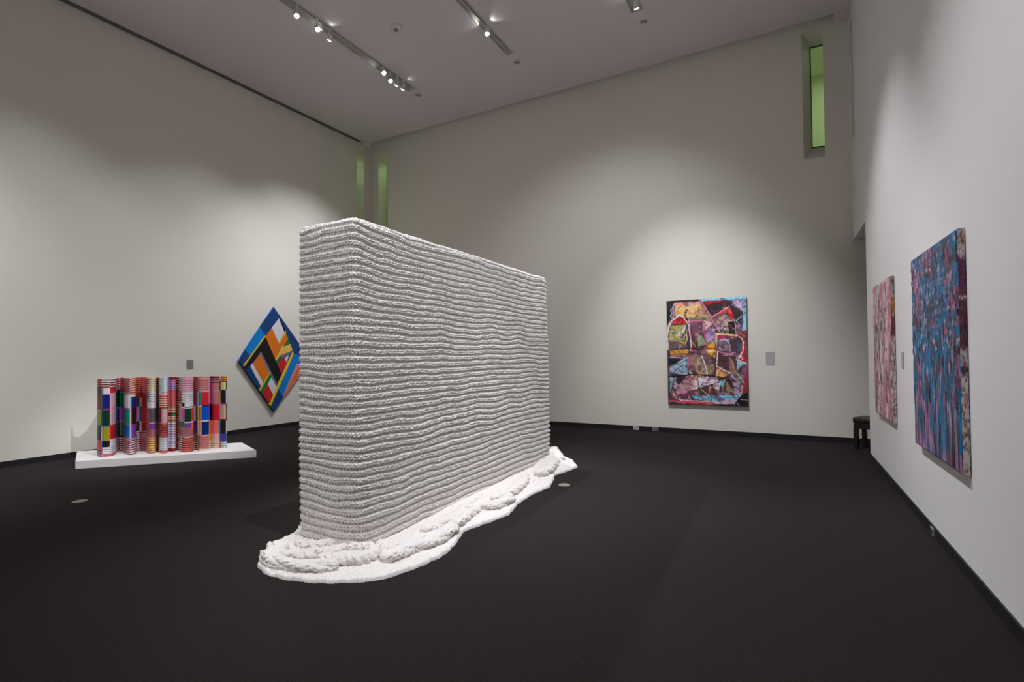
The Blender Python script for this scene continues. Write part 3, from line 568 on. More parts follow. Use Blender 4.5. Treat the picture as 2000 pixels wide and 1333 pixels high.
# groups (one fold of the sheet each) of strips: x range in drafting units, rows from top to bottom
L_ = lambda x: 180 + x * 0.13133
R_ = lambda x: 310 + x * 0.13133
FOLDS = [
 [(L_, 73, 135, st(108, 240, 4, 'BR', 'DR') + [(240, 345, 'C'), (345, 575, 'BN'), (575, 585, 'PG'), (585, 800, 'LI'), (800, 812, 'TD'), (812, 1030, 'C'), (1030, 1038, 'PG'), (1038, 1150, 'OR')] + st(1150, 1270, 3, 'BR', 'V')),
  (L_, 135, 150, st(108, 240, 4, 'W', 'DR') + [(240, 345, 'MV'), (345, 570, 'TD'), (570, 820, 'DB'), (820, 1030, 'W'), (1030, 1130, 'B')] + st(1130, 1270, 4, 'BR', 'V')),
  (L_, 150, 162, st(108, 240, 4, 'W', 'BR') + [(240, 345, 'K'), (345, 820, 'K'), (820, 1030, 'K'), (1030, 1130, 'NB')] + st(1130, 1240, 4, 'W', 'W') + [(1240, 1270, 'W')]),
  (L_, 162, 262, st(108, 245, 4, 'W', 'DR') + [(245, 345, 'W'), (345, 558, 'NB'), (558, 575, 'MG'), (575, 808, 'DG'), (808, 825, 'B'), (825, 1035, 'Y'), (1035, 1130, 'K')] + st(1130, 1235, 3, 'W', 'W') + [(1235, 1270, 'BR')]),
  (L_, 262, 350, st(108, 258, 4, 'W', 'DR') + [(258, 330, 'R'), (330, 553, 'P'), (553, 570, 'PK'), (570, 805, 'P'), (805, 1020, 'R'), (1020, 1115, 'W')] + st(1115, 1235, 4, 'W', 'W') + [(1235, 1270, 'BR')]),
  (L_, 350, 366, st(108, 345, 7, 'W', 'DR') + [(345, 560, 'TD'), (560, 770, 'VB'), (770, 1000, 'GB')] + st(1000, 1270, 7, 'BR', 'W'))],
 [(L_, 366, 398, st(95, 290, 6, 'O', 'V') + [(290, 320, 'NB'), (320, 540, 'DG'), (540, 560, 'GO'), (560, 750, 'NB'), (750, 770, 'GO'), (770, 1000, 'GB')] + st(1000, 1200, 7, 'W', 'DR')),
  (L_, 398, 415, st(95, 300, 6, 'W', 'DR') + [(300, 560, 'K'), (560, 750, 'TD'), (750, 1000, 'K')] + st(1000, 1200, 7, 'BR', 'DR')),
  (L_, 415, 474, st(95, 310, 6, 'BR', 'DR') + [(310, 322, 'W'), (322, 525, 'G'), (525, 550, 'B'), (550, 745, 'PV'), (745, 755, 'PG'), (755, 970, 'GG'), (970, 998, 'K')] + st(998, 1195, 6, 'W', 'DR'))],
 [(L_, 474, 560, st(95, 325, 7, 'BR', 'OL') + [(325, 345, 'W'), (345, 357, 'K'), (357, 545, 'W'), (545, 560, 'R'), (560, 780, 'T'), (780, 800, 'OL'), (800, 985, 'B'), (985, 1010, 'BR')] + st(1010, 1240, 7, 'RW', 'DR')),
  (L_, 560, 582, st(95, 325, 7, 'W', 'BR') + [(325, 380, 'W'), (380, 545, 'LC'), (545, 985, 'W')] + st(985, 1240, 8, 'W', 'V')),
  (L_, 582, 660, st(95, 350, 7, 'BR', 'CR') + [(350, 380, 'LY'), (380, 545, 'NB'), (545, 790, 'MA'), (790, 970, 'PU'), (970, 1000, 'V')] + st(1000, 1240, 7, 'W', 'DR'))],
 [(L_, 660, 702, st(95, 335, 8, 'O', 'DR') + [(335, 400, 'DR'), (400, 530, 'DG'), (530, 750, 'MV'), (750, 895, 'MA')] + st(895, 1190, 9, 'W', 'DR')),
  (L_, 702, 738, st(95, 335, 8, 'BR', 'DR') + [(335, 400, 'DR'), (400, 530, 'MU'), (530, 750, 'SB'), (750, 895, 'PG')] + st(895, 1190, 9, 'BR', 'DR')),
  (L_, 738, 797, st(95, 330, 8, 'BR', 'O', 'V') + st(330, 400, 2, 'DR', 'BR') + [(400, 755, 'R'), (755, 770, 'SA'), (770, 880, 'R')] + st(880, 940, 2, 'DR', 'W') + [(940, 985, 'RW')] + st(985, 1190, 7, 'BR', 'V', 'GB')),
  (L_, 797, 816, st(95, 1190, 5, 'BR', 'SK', 'BR'))],
 [(L_, 816, 848, st(95, 455, 11, 'CR', 'V') + [(455, 550, 'W'), (550, 870, 'BR')] + st(870, 990, 4, 'BR', 'OL') + st(990, 1225, 7, 'GO', 'DR')),
  (L_, 848, 950, st(95, 315, 7, 'LY', 'CR', 'V') + st(315, 455, 4, 'W', 'W') + [(455, 550, 'W'), (550, 768, 'GY'), (768, 780, 'PG'), (780, 870, 'PU')] + st(870, 990, 4, 'BR', 'OL', 'V') + st(990, 1225, 7, 'GO', 'DR', 'CR'))],
 [(L_, 950, 972, st(95, 460, 10, 'BR', 'K') + [(460, 760, 'K')] + st(760, 1215, 12, 'BR', 'K')),
  (L_, 972, 990, st(95, 1215, 33, 'CR', 'DR'))],
 [(R_, 0, 15, st(75, 330, 7, 'LB', 'W') + st(330, 545, 6, 'CR', 'R') + [(545, 760, 'V')] + st(760, 985, 6, 'BR', 'DR') + st(985, 1220, 7, 'W', 'BR')),
  (R_, 15, 42, st(75, 330, 7, 'LB', 'W') + st(330, 545, 6, 'CR', 'R') + [(545, 760, 'DR')] + st(760, 985, 6, 'BR', 'DR') + st(985, 1180, 6, 'LB', 'W') + [(1180, 1220, 'BR')]),
  (R_, 42, 140, st(85, 300, 7, 'LB', 'W') + [(300, 340, 'P')] + st(340, 540, 6, 'CR', 'R', 'DR') + [(540, 555, 'LI'), (555, 765, 'P'), (765, 780, 'LI')] + st(780, 985, 6, 'BR', 'DR', 'GB') + st(985, 1180, 6, 'LB', 'W', 'GG') + [(1180, 1220, 'BR')])],
 [(R_, 140, 178, [(85, 130, 'V')] + st(130, 300, 5, 'LV', 'BR', 'V') + st(300, 530, 6, 'PR', 'BR', 'OL') + [(530, 560, 'TN')] + st(560, 630, 2, 'CR', 'BR') + [(630, 675, 'DR')] + st(675, 735, 2, 'CR', 'BR') + [(735, 770, 'TN')] + st(770, 1160, 11, 'W', 'LV', 'DR') + [(1160, 1200, 'DR')]),
  (R_, 178, 257, [(85, 130, 'DR')] + st(130, 300, 5, 'LV', 'BR', 'V') + st(300, 530, 6, 'PR', 'BR', 'OL') + [(530, 560, 'TN')] + st(560, 630, 2, 'CR', 'BR') + [(630, 675, 'GN')] + st(675, 735, 2, 'CR', 'BR') + [(735, 770, 'TN')] + st(770, 1160, 11, 'W', 'LV', 'DR') + [(1160, 1200, 'DR')])],
 [(R_, 257, 280, st(85, 1190, 30, 'BR', 'K', 'DR')), (R_, 280, 300, st(85, 1190, 30, 'CR', 'DR', 'BR'))],
 [(R_, 300, 342, st(80, 300, 7, 'PG', 'W') + st(300, 470, 4, 'R', 'CR') + [(470, 755, 'PG'), (755, 765, 'K'), (765, 840, 'GN')] + st(840, 980, 4, 'BR', 'OL') + st(980, 1210, 7, 'W', 'DR')),
  (R_, 342, 384, st(80, 310, 7, 'PK', 'P') + st(310, 470, 4, 'W', 'W') + [(470, 525, 'K'), (525, 545, 'W'), (545, 755, 'PV'), (755, 765, 'K'), (765, 840, 'GN')] + st(840, 980, 4, 'BR', 'OL', 'V') + st(980, 1210, 7, 'BR', 'DR')),
  (R_, 384, 487, st(80, 310, 7, 'PK', 'P') + st(310, 445, 4, 'W', 'W') + [(445, 525, 'W'), (525, 540, 'K'), (540, 552, 'W'), (552, 750, 'DG'), (750, 770, 'CR'), (770, 845, 'PU')] + st(845, 975, 4, 'BR', 'OL', 'V') + [(975, 990, 'CR')] + st(990, 1210, 7, 'BR', 'DR', 'OL')),
  (R_, 487, 520, st(80, 310, 7, 'PK', 'P') + st(310, 445, 4, 'W', 'W') + [(445, 525, 'W'), (525, 540, 'K'), (540, 552, 'W'), (552, 750, 'RO'), (750, 770, 'W'), (770, 860, 'SA')] + st(860, 975, 4, 'BR', 'OL', 'V') + [(975, 990, 'CR')] + st(990, 1210, 7, 'BR', 'DR', 'OL'))],
 [(R_, 520, 550, st(85, 300, 7, 'DR', 'BR') + [(300, 520, 'DR'), (520, 745, 'PG'), (745, 950, 'DR')] + st(950, 1180, 8, 'CR', 'K', 'MA')),
  (R_, 550, 577, st(85, 300, 7, 'CR', 'K') + [(300, 520, 'LV'), (520, 745, 'K'), (745, 950, 'V')] + st(950, 1180, 8, 'CR', 'MA', 'MA'))],
 [(R_, 577, 594, st(85, 300, 7, 'BR', 'PG', 'DR') + [(300, 520, 'P'), (520, 745, 'CR'), (745, 960, 'W')] + st(960, 1190, 7, 'BR', 'OL', 'GB')),
  (R_, 594, 640, st(85, 300, 7, 'BR', 'PG', 'DR') + [(300, 315, 'P'), (315, 510, 'T'), (510, 530, 'P'), (530, 745, 'OC'), (745, 755, 'W'), (755, 960, 'PE')] + st(960, 1160, 7, 'BR', 'RW', 'GB') + [(1160, 1195, 'CR')]),
  (R_, 640, 746, st(85, 300, 7, 'BR', 'PG', 'DR') + [(300, 315, 'P'), (315, 510, 'R'), (510, 535, 'DB'), (535, 738, 'RB'), (738, 755, 'W'), (755, 955, 'NV'), (955, 972, 'P')] + st(972, 1165, 7, 'BR', 'RW', 'GB') + [(1165, 1195, 'CR')]),
  (R_, 746, 756, [(80, 500, 'W'), (500, 735, 'PV'), (735, 1195, 'P')])],
 [(R_, 756, 797, st(75, 180, 3, 'MV', 'DR', 'MA') + [(180, 495, 'MG'), (495, 735, 'DN'), (735, 935, 'OG'), (935, 1035, 'YL'), (1035, 1050, 'P')] + st(1050, 1150, 3, 'CR', 'CR')),
  (R_, 797, 906, st(75, 180, 3, 'MV', 'DR', 'MA') + [(180, 290, 'SK'), (290, 302, 'RW'), (302, 495, 'SK'), (495, 735, 'R'), (735, 935, 'SA'), (935, 1050, 'P')] + st(1050, 1150, 3, 'CR', 'CR'))],
 [(R_, 906, 920, st(75, 165, 3, 'W', 'DR') + [(165, 295, 'K'), (295, 490, 'TN'), (490, 720, 'MV'), (720, 935, 'TD'), (935, 1050, 'GN')] + st(1050, 1145, 4, 'BR', 'R')),
  (R_, 920, 1000, st(75, 165, 3, 'GO', 'DR', 'DR') + [(165, 285, 'LY'), (285, 490, 'K'), (490, 513, 'MV'), (513, 715, 'CT'), (715, 730, 'DR'), (730, 935, 'K'), (935, 1050, 'VI')] + st(1050, 1145, 3, 'SG', 'W', 'V')),
  (R_, 1000, 1018, st(75, 165, 3, 'GO', 'DR', 'DR') + [(165, 285, 'K'), (285, 490, 'W'), (490, 735, 'MA'), (735, 935, 'W'), (935, 1050, 'GN')] + st(1050, 1145, 3, 'SG', 'W', 'V'))],
]
scr = empty('folding_stripe_sculpture', (-7.55, 3.85, 0.10))
tag(scr, 'waist-high folded sculpture of rounded panels in coloured stripes and blocks on the white plinth', 'sculpture')
sp = np.array(SC); SH = 1.03
kx = sp[:, 0]; nrm_dir = np.array([0.72, -0.69])
def plan(px):
    return np.stack([np.interp(px, kx, sp[:, 1]), np.interp(px, kx, sp[:, 2])], -1)
M_PRINT = paint_mat('printed_gloss', 0.35, 0.35)
for fold in FOLDS:
    bm = bmesh.new(); lay = bm.faces.layers.float_color.new('paint')
    v_all = [r for s_ in fold for r in s_[3]]; ymin = min(r[0] for r in v_all); ymax = max(r[1] for r in v_all)
    TH = 0.02
    fr = []
    for f_, a, b, rows in fold:
        nsub = max(2, int((b - a) / 9)); pxs = np.linspace(f_(a), f_(b), nsub + 1); pl = plan(pxs)
        for (y0, y1, c) in rows:
            # pull the rows to the full panel height
            t0 = 1 - (y0 - ymin) / (ymax - ymin); t1 = 1 - (y1 - ymin) / (ymax - ymin)
            if y0 == rows[0][0]: t0 = 1
            if y1 == rows[-1][1]: t1 = 0
            col = (*srgb(PALETTE[c]), 1)
            for k in range(nsub):
                q = [bm.verts.new((p[0] - scr.location.x, p[1] - scr.location.y, t * SH)) for p, t in ((pl[k], t1), (pl[k + 1], t1), (pl[k + 1], t0), (pl[k], t0))]
                f = bm.faces.new(q); f[lay] = col
        fr.append(pl)
    # thickness: top, bottom, back and end faces of the sheet in white
    pl = np.concatenate(fr); tg_ = np.gradient(pl, axis=0); L = np.hypot(tg_[:, 0], tg_[:, 1])[:, None] + 1e-9; tg_ /= L
    nb = np.stack([-tg_[:, 1], tg_[:, 0]], -1); bk = pl + nb * TH
    wc = (0.72, 0.71, 0.72, 1)
    loc = lambda p, z: bm.verts.new((p[0] - scr.location.x, p[1] - scr.location.y, z))
    for k in range(len(pl) - 1):
        for quad in (((pl[k], SH), (pl[k + 1], SH), (bk[k + 1], SH), (bk[k], SH)), ((bk[k], 0), (bk[k], SH), (bk[k + 1], SH), (bk[k + 1], 0)), ((pl[k], 0), (bk[k], 0), (bk[k + 1], 0), (pl[k + 1], 0))):
            f = bm.faces.new([loc(*v) for v in quad]); f[lay] = wc
    for k in (0, len(pl) - 1):
        f = bm.faces.new([loc(pl[k], 0), loc(pl[k], SH), loc(bk[k], SH), loc(bk[k], 0)]); f[lay] = wc
    me = bpy.data.meshes.new('fold_panel'); bm.to_mesh(me); bm.free()
    link('fold_panel', me, M_PRINT, scr)

# ------------------------------------------------------------------ diamond painting on the left wall
cmap = dict(db=(22, 68, 128), lb=(0, 132, 216), ye=(226, 192, 52), bk=(28, 24, 26), wh=(226, 224, 230), **{'or': (230, 122, 30)}, gr=(0, 125, 52), ly=(238, 198, 92), gy=(122, 116, 126), re=(208, 38, 42), yb=(238, 206, 26), pk=(220, 140, 170), gb=(112, 124, 150))
dia = empty('diamond_painting', (LW(6.48), 6.48, 1.355))
tag(dia, 'large diamond-shaped hard-edge painting in blue, orange, black and white on the left wall', 'painting')
nn_ = Vector((1, -0.0285, 0)).normalized()
def dpt(sy, z, d):
    v = Vector((LW(sy), sy, z)) + nn_ * d
    return v - dia.location
M_DIA = paint_mat('diamond_paint', 0.5, 0.3)
bm = bmesh.new(); lay = bm.faces.layers.float_color.new('paint')
f_ = [bm.verts.new(dpt(a, b, 0.055)) for a, b in DMO]; b_ = [bm.verts.new(dpt(a, b, 0.008)) for a, b in DMO]
def face(vs__, c):
    f = bm.faces.new(vs__); f[lay] = (*srgb(c), 1); return f
face(f_, (28, 70, 128)); face(b_[::-1], (200, 195, 185))
for i, c in enumerate(((64, 150, 222), (24, 64, 120), (24, 40, 70), (30, 26, 28))):
    j = (i + 1) % 4; face((f_[i], f_[j], b_[j], b_[i]), c)
me = bpy.data.meshes.new('stretched_canvas'); bm.to_mesh(me); bm.free(); link('stretched_canvas', me, M_DIA, dia)
for k, (c, pts) in enumerate(DM):
    bm = bmesh.new(); lay = bm.faces.layers.float_color.new('paint'); d0 = 0.0552; d1 = 0.056 + 0.00012 * k
    fr = [bm.verts.new(dpt(a, b, d1)) for a, b in pts]; bk = [bm.verts.new(dpt(a, b, d0)) for a, b in pts]; n = len(pts)
    face(fr, cmap[c])
    for i in range(n): face((fr[i], fr[(i + 1) % n], bk[(i + 1) % n], bk[i]), cmap[c])
    me = bpy.data.meshes.new('paint_shape'); bm.to_mesh(me); bm.free(); link('paint_shape', me, M_DIA, dia)

# ------------------------------------------------------------------ brush-painted canvases: pigment per vertex on a fine relief grid
def inpoly(X, Y, pts):
    ins = np.zeros(X.shape, bool); n = len(pts)
    for i in range(n):
        x0, y0 = pts[i]; x1, y1 = pts[(i + 1) % n]
        if y0 == y1: continue
        ins ^= ((Y < y0) != (Y < y1)) & (X < (x1 - x0) * (Y - y0) / (y1 - y0) + x0)
    return ins
def dist_line(X, Y, pts):
    d = np.full(X.shape, 1e9)
    for (x0, y0), (x1, y1) in zip(pts, pts[1:]):
        L2 = (x1 - x0) ** 2 + (y1 - y0) ** 2 + 1e-9; t = np.clip(((X - x0) * (x1 - x0) + (Y - y0) * (y1 - y0)) / L2, 0, 1)
        d = np.minimum(d, np.hypot(X - x0 - t * (x1 - x0), Y - y0 - t * (y1 - y0)))
    return d
def homog(src, dst):
    A = []
    for (x, y), (u, v) in zip(src, dst):
        A += [[x, y, 1, 0, 0, 0, -u * x, -u * y, -u], [0, 0, 0, x, y, 1, -v * x, -v * y, -v]]
    return np.linalg.svd(np.array(A))[2][-1].reshape(3, 3)
def canvas(name, corner, du, dv, nrm, nu, nv, color, relief, depth, edge_cols, mat, root):
    """front grid from top-left corner along du (width) and dv (down); wraps to the wall over four edges"""
    u = np.linspace(0, 1, nu)[None, :, None]; v = np.linspace(0, 1, nv)[:, None, None]
    bu = np.minimum(np.arange(nu), np.arange(nu)[::-1])[None, :]; bv = np.minimum(np.arange(nv), np.arange(nv)[::-1])[:, None]
    relief = relief * np.clip(np.minimum(bu, bv) / 3.0, 0, 1)
    c = np.array(corner); P = c + u * np.array(du) + v * np.array(dv) + np.array(nrm) * (depth + relief[..., None])
    me = grid_mesh(name, P - np.array(root.location), False, color)
    link(name, me, mat, root, True)
    # the four wrapped edges
    n = np.array(nrm); o_ = np.array(root.location)
    C = [c, c + np.array(du), c + np.array(du) + np.array(dv), c + np.array(dv)]
    for i in range(4):
        p0, p1 = C[i], C[(i + 1) % 4]; K, S = np.meshgrid(np.linspace(0, 1, 130), np.linspace(0, 1, 9))
        E = p0 + (p1 - p0) * K[..., None] + n * (0.004 + (depth - 0.004) * S[..., None]) - o_
        me = grid_mesh('canvas_edge', E, False, edge_cols(i, K, S)); link('canvas_edge', me, mat, root)
def stain(base, K, S, seed, blots):
    """canvas-edge pigment: a list of (from, to, colour) bands along the edge with ragged limits, plus blots"""
    Kw = K + 0.03 * (fbm(K * 22 + seed, S * 3, seed) - .5) + .02 * (vnoise(K * 70, S * 5, seed + 1) - .5)
    C = np.ones(K.shape + (3,)) * np.array(base, float) * (0.86 + 0.28 * fbm(K * 40, S * 4, seed + 2))[..., None]
    for a, b, col in blots[0]:
        m = np.clip((Kw - a) * 60, 0, 1) * np.clip((b - Kw) * 60, 0, 1); C = C * (1 - m[..., None]) + np.array(col, float) * m[..., None] * (0.7 + .6 * fbm(K * 60, S * 5, seed + 4))[..., None]
    for thr, col in blots[1]:
        m = np.clip((fbm(K * 55 + col[0], S * 4, seed + col[1]) - thr) * 9, 0, .9); C = C * (1 - m[..., None]) + np.array(col, float) * m[..., None]
    return tolin(C)
def tolin(C):
    C = np.clip(C, 4, 250); return np.where(C / 255 <= .04045, C / 255 / 12.92, ((C / 255 + .055) / 1.055) ** 2.4)

# abstract painting, back wall
def abstract():
    nu, nv = 210, 300
    u = np.linspace(0, 1, nu)[None, :]; v = np.linspace(0, 1, nv)[:, None]
    src = [(0, 0), (1, 0), (1, 1), (0, 1)]; Hm = homog(src, [(110, 146), (910, 100), (932, 1210), (130, 1192)])
    U = np.repeat(u, nv, 0); V = np.repeat(v, nu, 1); w = Hm[2, 0] * U + Hm[2, 1] * V + Hm[2, 2]
    X = (Hm[0, 0] * U + Hm[0, 1] * V + Hm[0, 2]) / w; Y = (Hm[1, 0] * U + Hm[1, 1] * V + Hm[1, 2]) / w
    Xw = X + 10 * (fbm(X / 28, Y / 28, 3) - .5); Yw = Y + 10 * (fbm(X / 28, Y / 28, 13) - .5)
    n1 = fbm(X / 60, Y / 60, 23)[..., None]; n2 = fbm(X / 14, Y / 22, 33)[..., None]
    C = np.array((66, 46, 54.)) + np.array((130, 100, 104.)) * np.clip((n1 - .45) * 2.2, 0, 1)
    for col, pts in ABS_POLY:
        m = inpoly(Xw, Yw, pts); var = 0.72 + 0.5 * n2 + 0.25 * (n1 - .5)
        mix = np.clip((fbm(X / 45 + col[0], Y / 30, 43) - .56) * 6, 0, 0.55)[..., None]
        cc = np.array(col, float) * var * (1 - mix) + np.array((70, 48, 58.)) * mix
        C = np.where(m[..., None], cc, C)
    rs = np.random.default_rng(12); pal = [(232, 214, 220), (214, 120, 150), (140, 190, 214), (30, 24, 30), (206, 170, 60), (120, 70, 140), (190, 50, 50), (226, 190, 170), (60, 50, 60), (150, 150, 100)]
    for k in range(110):
        x0, y0 = rs.uniform(150, 880), rs.uniform(190, 1150); th = rs.uniform(0, 6.28); ln = rs.uniform(25, 90); bend = rs.uniform(-.9, .9)
        p1 = (x0 + ln * math.cos(th), y0 + ln * math.sin(th)); p2 = (p1[0] + ln * .7 * math.cos(th + bend), p1[1] + ln * .7 * math.sin(th + bend))
        wd_ = rs.uniform(3.5, 9) if k % 3 else rs.uniform(10, 22); d = dist_line(Xw, Yw, [(x0, y0), p1, p2])
        a = np.clip((wd_ * 0.6 - d) / 3 + .5, 0, 1) * np.clip(1.5 * (fbm(X / 12, Y / 12, 60 + k % 7) - .22), 0, .85); C = C * (1 - a[..., None]) + np.array(pal[k % 10], float) * a[..., None]
    for col, wd_, pts in ABS_LINE:
        d = dist_line(Xw, Yw, pts); a = np.clip((wd_ * 0.62 - d) / 2.5 + .5, 0, 1) * np.clip(0.55 + 1.2 * (fbm(X / 16, Y / 16, 53) - .25), 0, 1)
        C = C * (1 - a[..., None]) + np.array(col, float) * a[..., None]
    C = np.clip(C * 1.2 + 4, 6, 250); lin = np.where(C / 255 <= .04045, C / 255 / 12.92, ((C / 255 + .055) / 1.055) ** 2.4)
    return lin, 0.003 * fbm(X / 9, Y / 9, 63)
ABS_POLY = [
 ((24, 21, 27), [(110, 140), (440, 128), (440, 160), (190, 165), (150, 300), (132, 360), (112, 480)]),
 ((122, 188, 216), [(440, 128), (915, 98), (920, 440), (880, 442), (876, 130), (700, 150), (470, 152)]),
 ((186, 166, 186), [(760, 140), (872, 133), (876, 240), (790, 180)]), ((166, 36, 36), [(480, 150), (700, 135), (700, 162), (560, 232), (500, 180)]),
 ((50, 36, 42), [(500, 190), (720, 133), (772, 180), (560, 292)]), ((216, 166, 106), [(200, 190), (450, 178), (500, 240), (480, 292), (330, 322), (200, 300)]),
 ((216, 140, 132), [(190, 163), (440, 148), (462, 182), (200, 192)]), ((112, 128, 82), [(330, 310), (530, 310), (540, 332), (340, 336)]),
 ((176, 132, 96), [(430, 200), (470, 200), (540, 310), (400, 310)]), ((60, 44, 46), [(760, 200), (870, 260), (870, 400), (800, 380)]),
 ((186, 34, 36), [(178, 342), (245, 288), (312, 350), (290, 376), (178, 392)]), ((168, 158, 92), [(150, 400), (310, 385), (330, 540), (300, 600), (140, 530)]),
 ((196, 186, 160), [(228, 470), (300, 405), (322, 500), (250, 540)]), ((104, 84, 92), [(140, 545), (310, 590), (330, 642), (140, 652)]),
 ((192, 40, 36), [(570, 310), (740, 198), (792, 300), (770, 332), (720, 260), (600, 302)]), ((168, 142, 132), [(590, 330), (700, 280), (790, 330), (815, 480), (650, 470)]),
 ((32, 26, 28), [(730, 360), (790, 345), (816, 482), (740, 470)]), ((168, 36, 40), [(820, 490), (905, 450), (918, 770), (830, 730), (890, 600), (870, 520)]),
 ((152, 126, 168), [(500, 480), (580, 400), (620, 470), (600, 560), (530, 590)]), ((118, 72, 92), [(340, 370), (480, 345), (500, 460), (400, 480), (390, 520)]),
 ((206, 152, 152), [(490, 338), (572, 370), (500, 442)]), ((128, 140, 112), [(420, 500), (470, 480), (520, 600), (430, 600)]), ((170, 52, 82), [(620, 482), (820, 496), (820, 520), (630, 530)]),
 ((124, 108, 120), [(640, 540), (740, 530), (750, 650), (640, 652)]), ((66, 56, 58), [(760, 540), (860, 520), (870, 640), (820, 682), (760, 640)]),
 ((218, 166, 40), [(530, 590), (600, 560), (604, 720), (530, 690)]), ((192, 136, 50), [(150, 650), (330, 635), (340, 672), (150, 692)]), ((152, 96, 82), [(150, 690), (330, 680), (340, 712), (160, 722)]),
 ((28, 23, 29), [(138, 730), (322, 718), (312, 742), (138, 802)]), ((112, 150, 166), [(143, 812), (322, 708), (327, 892), (150, 872)]), ((138, 116, 96), [(370, 700), (540, 700), (550, 760), (602, 800), (590, 892), (420, 882), (400, 800)]),
 ((70, 46, 42), [(640, 700), (812, 700), (800, 842), (740, 862), (622, 800)]), ((130, 92, 98), [(740, 700), (790, 760), (800, 860), (744, 850)]), ((216, 150, 82), [(620, 808), (762, 872), (700, 912), (605, 902)]), ((126, 182, 202), [(820, 738), (892, 772), (818, 852)]),
 ((216, 190, 202), [(430, 910), (632, 920), (640, 962), (450, 1032)]), ((122, 182, 182), [(640, 960), (712, 935), (690, 1082)]), ((226, 206, 202), [(590, 968), (652, 980), (640, 1062), (585, 1022)]),
 ((152, 112, 92), [(700, 940), (802, 1080), (720, 1092)]), ((168, 142, 164), [(770, 958), (882, 980), (850, 1092), (800, 1082)]), ((168, 122, 132), [(190, 950), (372, 900), (360, 1052), (220, 1102)]),
 ((206, 178, 172), [(370, 930), (420, 900), (440, 1040), (350, 1050)]), ((110, 170, 206), [(370, 1108), (882, 1090), (800, 1142), (580, 1162), (400, 1142)]), ((176, 150, 162), [(600, 1163), (832, 1130), (780, 1182), (600, 1187)]),
 ((110, 50, 66), [(200, 1100), (400, 1060), (372, 1112), (220, 1122)]), ((172, 50, 66), [(150, 1153), (560, 1165), (590, 1192), (300, 1187)]), ((20, 18, 23), [(830, 1110), (922, 1060), (940, 1220), (780, 1200)]),
 ((22, 19, 24), [(126, 1184), (560, 1196), (940, 1196), (940, 1222), (126, 1210)]), ((122, 172, 192), [(148, 890), (186, 930), (150, 1092)]), ((44, 32, 36), [(190, 905), (330, 895), (240, 1000), (190, 940)]),
 ((150, 40, 44), [(880, 980), (925, 800), (928, 1060), (880, 1090)])]
